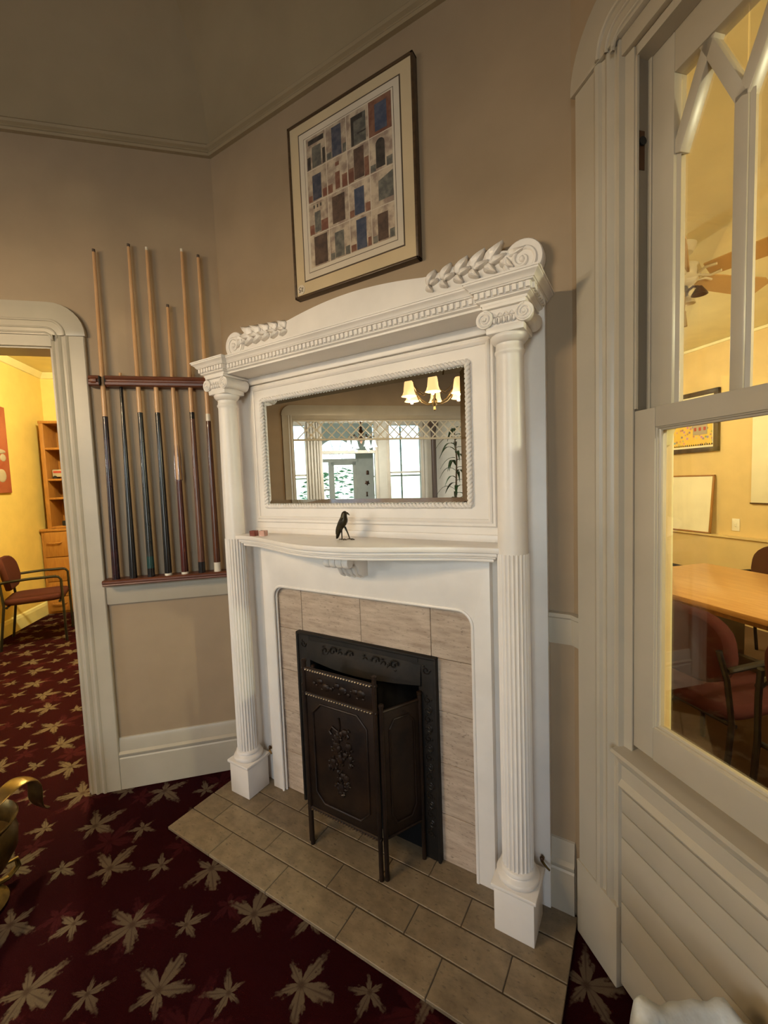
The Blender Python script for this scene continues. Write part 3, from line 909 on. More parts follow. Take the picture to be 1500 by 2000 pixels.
# hall chandelier
ch = thing('chandelier', 'bronze chandelier with clear glass shades hanging in the hall, seen in the mirror', 'chandelier', at(WF, .60, 1.2, 0))
MB().lathe([(.012, 2.42), (.012, HC-.04), (.05, HC-.03), (.05, HC)], seg=12).build('rod', 'fixture_dark', ch, smooth=True)
MB().lathe([(.004, 2.12), (.018, 2.14), (.03, 2.19), (.022, 2.25), (.05, 2.29), (.034, 2.34), (.02, 2.37), (.034, 2.41), (.012, 2.43)], seg=14).build('body', 'fixture_dark', ch, smooth=True)
for k in range(6):
    a = R_(60*k+15)
    ca, sa = math.cos(a), math.sin(a)
    pts = [(r*ca, r*sa, z) for r, z in ((.02, 2.22), (.08, 2.18), (.14, 2.20), (.19, 2.26), (.215, 2.24), (.215, 2.20))]
    ar = MB().tube(pts, .008, 6).build('arm', 'fixture_dark', ch, smooth=True)
    MB().lathe([(.02, 2.20), (.028, 2.17), (.036, 2.13), (.045, 2.09), (.060, 2.06), (.058, 2.06), (.042, 2.095), (.018, 2.19)], (.215*ca, .215*sa, 0), 12).build('glass_shade', 'crystal', ar, smooth=True)
    point_light('chandelier_bulb', WF, (.215*ca, .215*sa, 2.02), LIGHT['hall']/6, (1., .95, .88), .015, ch)

# tall plant in the hall
pl = thing('potted_dracaena', 'tall dark-leaved potted plant in the hall, seen in the mirror', 'plant', at(WF, -.86, .62, 0))
MB().lathe([(.12, 0), (.15, .04), (.17, .30), (.18, .32), (.16, .32), (.15, .28)], seg=20).build('pot', 'pot_clay', pl, smooth=True)
MB().tube([(0, 0, .2), (.02, 0, 1.0), (-.02, .01, 1.8), (.02, 0, 2.3)], [.02, .018, .014, .01]).build('stem', 'stem_brown', pl, smooth=True)
rng = random.Random(11)
for k in range(34):
    z = .95+1.4*k/34
    a = k*2.4
    L = rng.uniform(.22, .34)
    rise = rng.uniform(.02, .14)
    rows = []
    for i in range(7):
        t = i/6
        r = .01+L*t
        zz_ = z+rise*math.sin(t*2.4)-.20*t*t
        w_ = .026*math.sin(math.pi*min(1, .12+t*.9))+.002
        c, s = math.cos(a), math.sin(a)
        rows.append([(r*c-w_*s, r*s+w_*c, zz_+.004), (r*c, r*s, zz_-.004), (r*c+w_*s, r*s-w_*c, zz_+.004)])
    MB().grid(rows).build('leaf', 'leaf_green', pl, smooth=True)

# chandelier of the main room
rc = thing('chandelier', 'brass chandelier with glowing amber bell shades, seen in the mirror beside its frame', 'chandelier', Matrix.Translation((-1.70, -.99, 0)))
MB().lathe([(.008, 2.36), (.008, CEIL-.05), (.06, CEIL-.03), (.065, CEIL)], seg=14).build('rod', 'fixture_brass', rc, smooth=True)
MB().lathe([(.003, 2.11), (.012, 2.12), (.010, 2.15), (.026, 2.17), (.030, 2.20), (.012, 2.23), (.014, 2.30), (.032, 2.34), (.02, 2.38), (.008, 2.40)], seg=16).build('body', 'fixture_brass', rc, smooth=True)
for k in range(6):
    a = R_(60*k+8)
    ca, sa = math.cos(a), math.sin(a)
    pts = [(r*ca, r*sa, z) for r, z in ((.015, 2.18), (.07, 2.175), (.14, 2.21), (.20, 2.28), (.235, 2.36), (.255, 2.40), (.262, 2.39), (.262, 2.37))]
    ar = MB().tube(pts, .006, 6).build('arm', 'fixture_brass', rc, smooth=True)
    pts2 = [(r*ca, r*sa, z) for r, z in ((.012, 2.38), (.06, 2.30), (.12, 2.27), (.18, 2.31), (.235, 2.385))]
    MB().tube(pts2, .004, 6).build('scroll', 'fixture_brass', ar, smooth=True)
    MB().lathe([(.030, 2.375), (.040, 2.36), (.046, 2.32), (.050, 2.28), (.060, 2.25), (.072, 2.235), (.070, 2.235), (.057, 2.252), (.046, 2.285), (.040, 2.33), (.034, 2.36), (.026, 2.37)], (.262*ca, .262*sa, 0), 16).build('bell_shade', 'shade_glass', ar, smooth=True)
    point_light('chandelier_bulb', FF, (.262*ca, .262*sa, 2.221), LIGHT['room'], (1., .74, .43), .012, rc)
o = MB().box(-.004, .004, -.004, .004, 0, .06).box(-.02, .02, -.006, .0, .0, .06).build('blue_tag', 'blue_tag', fr=LF @ T(-2.9, -.001, 1.60))
o['label'] = 'small bright blue tag on the wall, seen at the mirror edge'
o['category'] = 'tag'

# ---------------------------------------------------------------- hearth
HZ = .012
he = thing('hearth', 'low hearth of rectangular tan stone tiles set in the carpet', 'hearth', MF)
hx0, hx1 = -1.74+.977, -.180+.977
bands = [(.958-1.42, 1.077-1.42), (1.080-1.42, 1.187-1.42), (1.190-1.42, 1.297-1.42), (1.300-1.42, 1.405-1.42)]
MB().box(hx0+.002, hx1-.002, bands[0][0]+.002, -.012, 0, HZ-.003).build('grout_bed', 'grout_dark', he)
starts = [-1.465+.977, -1.60+.977, -1.45+.977, -1.30+.977]
rng = random.Random(5)
for (y0, y1), st in zip(bands, starts):
    cuts = [hx0]
    x = st
    while x < hx1-.05:
        if x > hx0+.04:
            cuts.append(x)
        x += .3165
    cuts.append(hx1)
    for a, b in zip(cuts[:-1], cuts[1:]):
        dz = rng.uniform(-.0008, .0008)
        c = ((a+b)/2, (y0+y1)/2, 0)
        MB().box(a-c[0]+.0015, b-c[0]-.0015, y0-c[1]+.0012, y1-c[1]-.0012, 0, HZ+dz).build('tile', 'hearth_stone', he, fr=T(*c), bevel=.0015, seg=1)

# ---------------------------------------------------------------- stone surround around the fire opening
su = thing('fireplace_surround', 'pale travertine tile surround framing the iron fireplace', 'surround', MF)
bk = MB()
bk.box(-.52, -.285, -.026, 0, HZ, 1.06).box(.265, .52, -.026, 0, HZ, 1.06).box(-.285, .265, -.026, 0, .70, 1.06)
bk.build('mortar_bed', 'grout', su)
vx = [-.5, -1.306+.977, -.987+.977, -.672+.977, .5]
TY = (-.033, -.024)
def tile(a, b, z0, z1):
    c = ((a+b)/2, 0, (z0+z1)/2)
    dy = rng.uniform(-.0006, .0006)
    MB().box(a-c[0]+.001, b-c[0]-.001, TY[0]+dy, TY[1], z0-c[2]+.001, z1-c[2]-.001).build('tile', 'travertine', su, fr=T(*c), bevel=.0012, seg=1)
for a, b in zip(vx[:-1], vx[1:]):
    tile(a, b, .80, 1.04)
for a, b in ((-.5, -.335), (.315, .5)):
    for z0, z1 in ((.60, .80), (.40, .60), (.20, .40), (HZ, .20)):
        tile(a, b, z0, z1)

# ---------------------------------------------------------------- cast iron insert
ir = thing('fireplace_insert', 'black cast iron fireplace frame with floral relief', 'fireplace insert', MF)
IX0, IX1, IZ1 = -.347, .327, .800
ox0, ox1, oz = -.277, .257, .695
fr_ = MB().box(IX0, ox0, -.052, -.024, HZ, IZ1).box(ox1, IX1, -.052, -.024, HZ, IZ1).box(ox0, ox1, -.052, -.024, oz, IZ1)
fr_.build('frame', 'iron', ir, bevel=.003)
MB().box(IX0-.003, IX1+.003, -.057, -.024, IZ1-.006, IZ1+.004).box(IX0-.004, IX0+.007, -.057, -.024, HZ, IZ1).box(IX1-.007, IX1+.004, -.057, -.024, HZ, IZ1).build('outer_rim', 'iron', ir, bevel=.002)
# bowed hood along the top of the opening
rows = []
for i in range(13):
    t = i/12
    x = ox0-.012+(ox1-ox0+.024)*t
    bow = .030*math.sin(math.pi*t)
    rows.append([(x, -.050, IZ1-.022), (x, -.056-bow*.5, IZ1-.055), (x, -.060-bow, oz-.002-.010*math.sin(math.pi*t)), (x, -.052-bow, oz-.008-.010*math.sin(math.pi*t)), (x, -.03, oz-.004)])
MB().grid(rows).build('hood', 'iron', ir, smooth=True, angle=50)
def vine(mb, x0, x1, z, y, n, sz, vert=False):
    for k in range(n):
        t = (k+.5)/n
        c = x0+(x1-x0)*t
        sg = 1 if k % 2 else -1
        def P(u, w_):
            return (c+u, y, z+w_) if not vert else (z+w_, y, c+u)
        pts = []
        for i in range(13):
            a = i/12*2.2*math.pi
            r = sz*(1-.75*i/12)
            pts.append(P(r*math.cos(a), sg*r*math.sin(a)+sg*sz*.15))
        mb.tube(pts, sz*.16, 5)
        for q in range(3):
            u, w_ = sz*(1.1*math.cos(q*2.1+k)), sz*(.9*math.sin(q*2.1+k))
            p = P(u, w_)
            mb.ball(p, (sz*.30, sz*.18, sz*.22) if not vert else (sz*.22, sz*.18, sz*.30), 7, 5)
for vargs in ((-.20, -.03, .750, -.066, 4, .020), (.01, .18, .750, -.066, 4, .020), (-.33, -.29, .755, -.054, 1, .016), (.27, .31, .755, -.054, 1, .016),
              (.10, .66, .295, -.054, 15, .015, True), (.10, .66, -.313, -.054, 15, .015, True)):
    rl = MB()
    vine(rl, *vargs)
    rl.build('vine_relief', 'iron_relief', ir, smooth=True)
fb = MB()
a, b, c, d = ox0-.002, ox1+.002, -.024, .32
fb.add([(a, c, HZ), (b, c, HZ), (b, d, HZ), (a, d, HZ), (a, c, oz), (b, c, oz), (b, d, oz), (a, d, oz)], [(0, 1, 2, 3), (4, 7, 6, 5), (1, 5, 6, 2), (2, 6, 7, 3), (3, 7, 4, 0)])
fb.build('firebox', 'soot', ir)

# ---------------------------------------------------------------- mantel
mn = thing('fireplace_mantel', 'white painted corner mantel with two columns, overmantel mirror and curved shelf', 'mantel', MF)
PM = 'mantel_paint'
# back board with the fire opening left free
bbp = [(-.716, HZ), (-.716, 1.992), (.716, 1.992), (.716, HZ), (.50, HZ), (.50, 1.03), (-.50, 1.03), (-.50, HZ)]
MB().prism(bbp, -.028, 0, 'y').build('back_board', PM, mn, bevel=.002)
# lower frame with rounded opening
op = [(-.540, HZ), (-.540, 1.19), (.540, 1.19), (.540, HZ), (.476, HZ), (.476, .945)]+arc(.421, .945, .055, 0, 90, 6)+arc(-.421, .945, .055, 90, 180, 6)+[(-.476, .945), (-.476, HZ)]
MB().prism(op, -.060, -.026, 'y').build('lower_frame', PM, mn, bevel=.0025)
path = [(.476, HZ), (.476, .945)]+arc(.421, .945, .055, 0, 90, 8)+arc(-.421, .945, .055, 90, 180, 8)+[(-.476, .945), (-.476, HZ)]
MB().tube([(p[0], -.058, p[1]) for p in path], .0065, 8).build('opening_bead', PM, mn, smooth=True)
path2 = [(.470, HZ), (.470, .945)]+arc(.421, .945, .049, 0, 90, 8)+arc(-.421, .945, .049, 90, 180, 8)+[(-.470, .945), (-.470, HZ)]
MB().tube([(p[0], -.044, p[1]) for p in path2], .0055, 8).build('opening_bead', PM, mn, smooth=True)
# shelf: serpentine front
def shelf_front(X, back=0.):
    t = min(1, abs(X)/.595)
    bow = .5+.5*math.cos(math.pi*t)
    return -.150-.145*bow+back
def shelf_layer(z0, z1, back, shrink):
    xs = [(-1+2*i/36)*(.600-shrink) for i in range(37)]
    poly = [(x, shelf_front(x, back)) for x in xs]+[(.600-shrink, -.026), (-.600+shrink, -.026)]
    return poly, z0, z1
sh_ = MB()
for z0, z1, bk_, shr in ((1.219, 1.238, 0, 0), (1.206, 1.219, .010, .010), (1.199, 1.206, .016, .016), (1.188, 1.199, .024, .024)):
    p, a, b = shelf_layer(z0, z1, bk_, shr)
    sh_.prism(p, a, b, 'z')
sh_.build('shelf', PM, mn, bevel=.0035)
# corbel
cb = bpy.data.objects.new('corbel', None)
col.objects.link(cb)
cb.parent = mn
cb.matrix_local = T(.004, 0, 0) @ T(0, -.058, 1.19) @ Matrix.Diagonal((1.22, 1.15, 1.22, 1)) @ T(0, .058, -1.19)
side = [(-.058, 1.190), (-.178, 1.190), (-.178, 1.165)]+[(-.160+.014*math.cos(R_(a)), 1.163+.014*math.sin(R_(a))) for a in (180, 220, 260, 300, 340)]+[(-.136, 1.158), (-.122, 1.146), (-.112, 1.130), (-.104, 1.118), (-.086, 1.110), (-.058, 1.108)]
MB().prism(side, -.042, .042, 'x').build('bracket', PM, cb, bevel=.002)
for x in (-.036, -.012, .012, .036):
    MB().lathe([(.017, -.011), (.020, -.006), (.020, .006), (.017, .011)], (x, -.166, 1.168), 14, 'x').build('roll', PM, cb, smooth=True)
for x in (-.03, -.01, .01, .03):
    MB().tube([(x, -.145, 1.156), (x, -.127, 1.146), (x, -.115, 1.130), (x, -.106, 1.117), (x, -.088, 1.109)], .005, 6).build('rib', PM, cb, smooth=True)
# overmantel panel with moulded edge
def frame_ring(x0, x1, z0, z1, prof, name, parent, angle=30):
    """prof: list of (inset, y): mitred moulding ring"""
    rows = []
    for d, y in prof:
        rows.append([(x0+d, y, z0+d), (x1-d, y, z0+d), (x1-d, y, z1-d), (x0+d, y, z1-d), (x0+d, y, z0+d)])
    return MB().grid(rows).build(name, PM, parent, smooth=True, angle=angle)
om = bpy.data.objects.new('overmantel_panel', None)
col.objects.link(om)
om.parent = mn
px0, px1, pz0, pz1 = -.574, .562, 1.288, 1.912
MB().box(px0+.004, px1-.004, -.040, -.026, pz0+.004, pz1-.004).build('panel_board', PM, om)
frame_ring(px0, px1, pz0, pz1, [(0, -.026), (0, -.036), (.004, -.041), (.009, -.041), (.012, -.037), (.014, -.044), (.020, -.047), (.026, -.044), (.028, -.040)], 'panel_moulding', om)
MB().box(-.60, .60, -.036, -.026, 1.236, 1.262).build('lower_ledge', PM, om, bevel=.003)
MB().box(-.58, .575, -.046, -.026, 1.914, 1.948).build('upper_fillet', PM, om, bevel=.004)
# mirror
mx0, mx1, mz0, mz1 = -.489, .466, 1.370, 1.830
mr = bpy.data.objects.new('overmantel_mirror', None)
col.objects.link(mr)
mr.parent = mn
mr['label'] = 'bevelled mirror in a twisted rope moulding'
bv = .020
MB().box(mx0+bv, mx1-bv, -.0435, -.0405, mz0+bv, mz1-bv).build('mirror_glass', 'mirror_silver', mr)
MB().grid([[(mx0, -.0412, mz0), (mx1, -.0412, mz0), (mx1, -.0412, mz1), (mx0, -.0412, mz1), (mx0, -.0412, mz0)],
           [(mx0+bv, -.0435, mz0+bv), (mx1-bv, -.0435, mz0+bv), (mx1-bv, -.0435, mz1-bv), (mx0+bv, -.0435, mz1-bv), (mx0+bv, -.0435, mz0+bv)]]).build('mirror_bevel', 'mirror_silver', mr)
def rope(p, q, r, pitch, name, parent):
    p, q = Vector(p), Vector(q)
    L = (q-p).length
    d = (q-p)/L
    n1 = Vector((0, 1, 0))
    n2 = d.cross(n1)
    m = MB()
    n = int(L/pitch*8)
    for ph in (0, math.pi):
        pts = [p+d*(L*i/n)+(n1*math.cos(2*math.pi*L*i/n/pitch+ph)+n2*math.sin(2*math.pi*L*i/n/pitch+ph))*r*.55 for i in range(n+1)]
        m.tube(pts, r*.62, 6)
    return m.build(name, PM, parent, smooth=True, angle=60)
RRr, ry = .0095, -.046
rope((mx0-.008, ry, mz0-.008), (mx1+.008, ry, mz0-.008), RRr, .030, 'rope_moulding', mr)
rope((mx0-.008, ry, mz1+.008), (mx1+.008, ry, mz1+.008), RRr, .030, 'rope_moulding', mr)
rope((mx0-.008, ry, mz0-.008), (mx0-.008, ry, mz1+.008), RRr, .030, 'rope_moulding', mr)
rope((mx1+.008, ry, mz0-.008), (mx1+.008, ry, mz1+.008), RRr, .030, 'rope_moulding', mr)
# columns
CXX, CY = .634, -.121
for sx in (-1, 1):
    co = bpy.data.objects.new('column', None)
    col.objects.link(co)
    co.parent = mn
    co.location = (sx*CXX, CY, 0)
    MB().box(-.062, .062, -.062, .062, HZ, .158).build('plinth', PM, co, bevel=.0025)
    MB().box(-.070, .070, -.070, .070, .158, .172).build('plinth_cap', PM, co, bevel=.004)
    MB().lathe([(.060, .172), (.066, .178), (.068, .186), (.064, .194), (.055, .198), (.052, .203), (.056, .208), (.054, .215), (.049, .220)], seg=36).build('base', PM, co, smooth=True, angle=50)
    MB().lathe([(.0490, .220), (.0490, .225), (.0485, .6), (.0475, 1.0), (.0470, 1.214), (.0470, 1.221)], seg=144, flute=(24, .0042)).build('fluted_shaft', PM, co, smooth=True, angle=60)
    MB().lathe([(.0445, 1.219), (.0440, 1.3), (.0425, 1.55), (.0395, 1.78), (.0390, 1.806), (.0405, 1.812), (.0435, 1.816), (.0435, 1.822), (.0400, 1.826), (.0390, 1.836), (.0400, 1.842)], seg=40).build('upper_shaft', PM, co, smooth=True, angle=60)
    cap = MB().lathe([(.0400, 1.842), (.046, 1.846), (.053, 1.854), (.055, 1.862), (.052, 1.868)], seg=32).build('capital', PM, co, smooth=True, angle=60)
    MB().box(-.054, .054, -.054, .054, 1.866, 1.886).build('necking_block', PM, cap, bevel=.003)
    MB().box(-.058, .058, -.054, .054, 1.910, 1.934).build('volute_band', PM, cap, bevel=.004)
    MB().box(-.050, .050, -.050, .050, 1.884, 1.912).build('bell', PM, cap)
    for vx_ in (-1, 1):
        cxv, czv = vx_*.056, 1.908
        MB().lathe([(.025, -.060), (.026, -.054), (.020, -.030), (.016, 0), (.020, .030), (.026, .054), (.025, .060)], (cxv, 0, czv), 22, 'y').build('volute', PM, cap, smooth=True, angle=50)
        sp = spiral(cxv, czv, .023, .004, 2.2, -.061, 36, 90, vx_)
        MB().tube(sp, .0032, 6).ball((cxv, -.061, czv), .006, 8, 6).build('volute_scroll', PM, cap, smooth=True)
        MB().tube([(cxv+.0, y, czv) for y in (-.02, .02)], .019, 14).build('bolster_band', PM, cap, smooth=True)
    eg = MB()
    for k in range(5):
        x = -.028+.014*k
        eg.ball((x, -.053, 1.900), (.0052, .006, .009), 8, 6)
    for k in range(4):
        x = -.021+.014*k
        eg.prism([(x-.0018, 1.907), (x+.0018, 1.907), (x, 1.890)], -.058, -.05, 'y')
    eg.tube([(-.034+.0024*i, -.055, 1.916+.0035*math.sin(i*.9)) for i in range(29)], .0022, 5)
    eg.build('egg_and_dart', PM, cap, smooth=True, angle=60)
    MB().box(-.062, .062, -.062, .094, 1.934, 1.947).build('abacus', PM, cap, bevel=.003)
# cornice: two blocks above the columns and the run between
cn = bpy.data.objects.new('cornice', None)
col.objects.link(cn)
cn.parent = mn
prof = [(.000, 1.945), (.000, 1.952), (.006, 1.954), (.010, 1.956), (.010, 1.960), (.013, 1.960), (.013, 1.979), (.020, 1.980), (.022, 1.984), (.024, 1.984), (.026, 1.989), (.031, 1.994), (.037, 1.998), (.037, 2.003), (.040, 2.003), (.040, 2.008), (.0, 2.008)]
def block(x0, x1, yf, name):
    rows = []
    for d, z in prof[:-1]:
        rows.append([(x0-d, -.002, z), (x0-d, yf-d, z), (x1+d, yf-d, z), (x1+d, -.002, z)])
    m = MB().grid(rows)
    m.add([(x0, -.002, 1.945), (x0, yf, 1.945), (x1, yf, 1.945), (x1, -.002, 1.945)], [(0, 1, 2, 3)])
    d = prof[-2][0]
    m.add([(x0-d, -.002, 2.008), (x0-d, yf-d, 2.008), (x1+d, yf-d, 2.008), (x1+d, -.002, 2.008)], [(3, 2, 1, 0)])
    return m.build(name, PM, cn, smooth=True, angle=25)
yb_, ym_ = -.183, -.163
block(-CXX-.066, -CXX+.066, yb_, 'column_block')
block(CXX-.066, CXX+.066, yb_, 'column_block')
rows = [[(-CXX+.05, ym_-d, z), (CXX-.05, ym_-d, z)] for d, z in prof[:-1]]
mid = MB().grid(rows)
mid.add([(-CXX+.05, ym_, 1.945), (CXX-.05, ym_, 1.945), (CXX-.05, -.026, 1.945), (-CXX+.05, -.026, 1.945)], [(0, 1, 2, 3)])
mid.add([(-CXX+.05, ym_-.04, 2.008), (CXX-.05, ym_-.04, 2.008), (CXX-.05, -.0, 2.008), (-CXX+.05, -.0, 2.008)], [(0, 1, 2, 3)])
mid.build('cornice_run', PM, cn, smooth=True, angle=25)
dn = None
def dentil(x, y):
    global dn
    f_ = T(x, y, 1.9695)
    if dn is None:
        dn = MB().box(-.0058, .0058, -.008, .004, -.008, .0085).build('dentil', PM, cn, fr=f_, bevel=.001, seg=1)
    else:
        inst(dn, cn, f_, 'dentil')
n_ = 56
for k in range(n_):
    dentil(-.538+1.076*k/(n_-1), ym_-.013)
for sx in (-1, 1):
    for k in range(9):
        dentil(sx*CXX-.072+.018*k, yb_-.013)
    for k in range(8):
        f_ = T(sx*CXX+sx*.079, yb_+.004+.019*k, 1.9695) @ RZ(90)
        inst(dn, cn, f_, 'dentil')
# crest board with carved scroll ends
cr_ = bpy.data.objects.new('crest', None)
col.objects.link(cr_)
cr_.parent = mn
top = []
for i in range(41):
    X = -.70+1.40*i/40
    a = abs(X)
    if a < .34:
        z = 2.150+.034*math.cos(a/.34*math.pi/2)**.9
    else:
        t = (a-.34)/.36
        z = 2.150+.012*math.sin(t*math.pi)-.018*max(0, t-.7)/.3
    top.append((X, z))
top = [(-.716, 2.06)]+top+[(.716, 2.06)]
MB().prism([(-.716, 2.0)]+top+[(.716, 2.0)], -.036, -.006, 'y').build('crest_board', PM, cr_, bevel=.003)
def acanthus(mb, x, z, ang, L, w_, y=-.038):
    """curled teardrop lobe"""
    rows = []
    c, s = math.cos(R_(ang)), math.sin(R_(ang))
    for i in range(8):
        t = i/7
        hw = w_*math.sin(math.pi*(.08+.92*t)**.75)*(1-.25*t)+.0006
        u = L*t
        bend = .30*L*t*t
        cx, cz = x+u*c-bend*s, z+u*s+bend*c
        nx, nz = -s, c
        lift = .010*math.sin(math.pi*t*.9)+.010*t
        rows.append([(cx-hw*nx, y+.004, cz-hw*nz), (cx-hw*.5*nx, y-lift*.8, cz-hw*.5*nz), (cx, y-lift*.35, cz), (cx+hw*.5*nx, y-lift, cz+hw*.5*nz), (cx+hw*nx, y+.004, cz+hw*nz)])
    mb.grid(rows)
for sx in (-1, 1):
    lv = MB()
    for k in range(6):
        X = .330+.052*k
        z = 2.136+.003*k
        sc = .60+.10*k
        if k < 5:
            acanthus(lv, X, z, 12, .056*sc+.010, .021*sc+.004)
        acanthus(lv, X+.004, z-.018, -62, .040*sc+.006, .013*sc+.003)
        acanthus(lv, X+.016, z-.010, -14, .052*sc, .014*sc)
    for v in range(len(lv.v)):
        p = lv.v[v]
        lv.v[v] = (sx*p[0], p[1], p[2])
    o = lv.build('carved_leaves', PM, cr_, smooth=True, angle=70)
    sd = o.modifiers.new('thick', 'SOLIDIFY')
    sd.thickness = .006
    sd.offset = 0
    sc_ = MB().lathe([(.058, -.044), (.061, -.040), (.061, -.006)], (sx*.656, 0, 2.112), 30, 'y')
    sc_.build('scroll_end', PM, cr_, smooth=True, angle=40)
    MB().tube(spiral(sx*.656, 2.112, .053, .008, 1.7, -.045, 40, 160, sx), .0060, 7).ball((sx*.656, -.045, 2.112), .010, 10, 6).build('scroll_relief', PM, cr_, smooth=True)

# ---------------------------------------------------------------- fire screen
fs = thing('fire_screen', 'dark bronze three-fold fire screen with embossed flowers standing on the hearth', 'fire screen', Matrix.Translation((-.97, 1.2, HZ)))
def post(x, y, z1, parent, name='post', r=.0085):
    return MB().lathe([(r, 0), (r, z1-.012), (r*1.25, z1-.010), (r*1.25, z1-.003), (r*.8, z1)], (x, y, 0), 12).build(name, 'bronze', parent, smooth=True)
fp = bpy.data.objects.new('front_leaf', None)
col.objects.link(fp)
fp.parent = fs
post(-.163, 0, .765, fp)
post(.163, 0, .765, fp)
def twist(p, q, r, name, parent, m='bronze_bright', pitch=.012):
    p, q = Vector(p), Vector(q)
    L = (q-p).length
    n = int(L/pitch)
    mb = MB()
    for i in range(n):
        c = p+(q-p)*((i+.5)/n)
        mb.ball(c, (r*1.05, r, r), 6, 4)
    return mb.build(name, m, parent, smooth=True)
for z in (.728, .630, .158):
    MB().tube([(-.172, 0, z), (.172, 0, z)], .0075, 10).build('cross_rail', 'bronze', fp, smooth=True)
    twist((-.155, -.0085, z-.001), (.155, -.0085, z-.001), .0042, 'twisted_wire', fp)
MB().box(-.156, .156, -.002, .004, .636, .722).build('upper_panel', 'bronze', fp, bevel=.001)
MB().box(-.156, .156, -.002, .004, .165, .624).build('main_panel', 'bronze', fp, bevel=.001)
octo = [(-.125, .56), (-.085, .60), (.085, .60), (.125, .56), (.125, .24), (.085, .20), (-.085, .20), (-.125, .24)]
MB().tube([(p[0], -.003, p[1]) for p in octo+octo[:1]], .0045, 6).build('octagon_moulding', 'bronze', fp, smooth=True)
rf = MB()
rng = random.Random(2)
for k in range(30):
    t = k/29
    z = .52-.25*t
    w_ = .014+.046*math.sin(math.pi*min(1, .12+t*.9))
    x = rng.uniform(-w_, w_)
    r = rng.uniform(.008, .017)
    rf.ball((x, -.004, z), (r, .009, r*rng.uniform(.8, 1.3)), 8, 5)
    for q in range(3):
        a = rng.uniform(0, 6.28)
        rf.ball((x+r*1.2*math.cos(a), -.003, z+r*1.2*math.sin(a)), (r*.5, .007, r*.35), 6, 4, Matrix.Rotation(a, 3, 'Y'))
rf.tube([(0, -.005, .57), (.004, -.006, .54), (-.003, -.006, .50)], .004, 6)
for s_ in (-1, 1):
    rf.tube([(s_*.004, -.005, .515), (s_*.03, -.006, .528), (s_*.045, -.006, .510), (s_*.035, -.006, .498)], .004, 6)
rf.build('flower_relief', 'bronze', fp, smooth=True)
rf = MB()
for k in range(9):
    x = -.11+.027*k
    r = .008+.004*(k % 3)
    rf.ball((x, -.003, .68+.012*math.sin(k*1.9)), (r*1.2, .006, r), 8, 5)
    rf.ball((x+.012, -.003, .675-.012*math.sin(k*1.9)), (.007, .005, .005), 6, 4)
rf.build('upper_relief', 'bronze', fp, smooth=True)
for sx in (-1, 1):
    wg = bpy.data.objects.new('side_leaf', None)
    col.objects.link(wg)
    wg.parent = fs
    wg.matrix_local = T(sx*.180, .012, 0) @ RZ(62 if sx > 0 else 118)
    L = .165
    post(0, 0, .660, wg)
    post(L, 0, .660, wg)
    for z in (.630, .158):
        MB().tube([(0, 0, z), (L, 0, z)], .006, 8).build('cross_rail', 'bronze', wg, smooth=True)
    MB().box(.008, L-.008, -.002, .002, .165, .624).build('panel', 'bronze', wg, bevel=.001)
    MB().tube([(a, -.003, b) for a, b in ((.03, .56), (.05, .59), (L-.05, .59), (L-.03, .56), (L-.03, .24), (L-.05, .20), (.05, .20), (.03, .24), (.03, .56))], .004, 6).build('octagon_moulding', 'bronze', wg, smooth=True)

# ---------------------------------------------------------------- framed print of doors
pc = thing('framed_print', 'framed print of sixteen painted doorways hanging above the mantel', 'picture', Matrix.Translation((-.9645, 1.42, 2.565)))
hw, hh = .289, .338
fr_ = MB()
for x0, x1, z0, z1 in ((-hw, hw, -hh, -hh+.009), (-hw, hw, hh-.009, hh), (-hw, -hw+.009, -hh, hh), (hw-.009, hw, -hh, hh)):
    fr_.box(x0, x1, -.032, 0, z0, z1)
fr_.build('frame', 'frame_dark', pc, bevel=.0015)
MB().box(-hw+.006, hw-.006, -.026, -.004, -hh+.006, hh-.006).build('mat_board', 'mat_cream', pc)
iw, ih, ic = .236, .286, .006
MB().box(-iw, iw, -.0268, -.02, -ih+ic, ih+ic).build('mat_line', 'mat_line', pc)
MB().box(-iw+.005, iw-.005, -.0274, -.02, -ih+ic+.005, ih+ic-.005).build('inner_mat', 'mat_white', pc)
MB().box(-iw+.028, iw-.028, -.0277, -.02, -ih+ic+.028, ih+ic-.028).build('print_line', 'mat_line', pc)
MB().box(-iw+.030, iw-.030, -.0280, -.02, -ih+ic+.030, ih+ic-.030).build('print_sheet', 'mat_white', pc)
em = MB().lathe([(.0195, -.0275), (.0195, -.024)], (-hw+.032, 0, -hh+.034), 20, 'y').build('maker_seal', 'mat_white', pc, label='small round pale seal with a line sketch in the mat corner')
MB().tube([(-hw+.032+a, -.0280, -hh+.034+b) for a, b in ((-.012, .004), (-.004, .011), (.004, .005), (.011, .006), (.006, -.002), (.010, -.009), (0, -.006), (-.010, -.010), (-.006, -.002), (-.012, .004))], .0011, 5).tube([(-hw+.022, -.0280, -hh+.033), (-hw+.040, -.0280, -hh+.032)], .0010, 5).build('seal_sketch', 'print_dark', em)
cols_ = ['print_grey', 'print_blue', 'print_grey', 'print_navy', 'print_blue', 'print_rust', 'print_brown', 'print_dark', 'print_grey', 'print_brown', 'print_navy', 'print_grey', 'print_brown', 'print_grey', 'print_navy', 'print_brown']
gx0, gz0 = -.196, .258
cw, chh = .099, .124
shapes = ['lintel', 'tall', 'dark', 'red', 'plain', 'small', 'panel', 'arch', 'slit', 'carved', 'plain', 'wide', 'corner', 'plain', 'tall', 'plain']
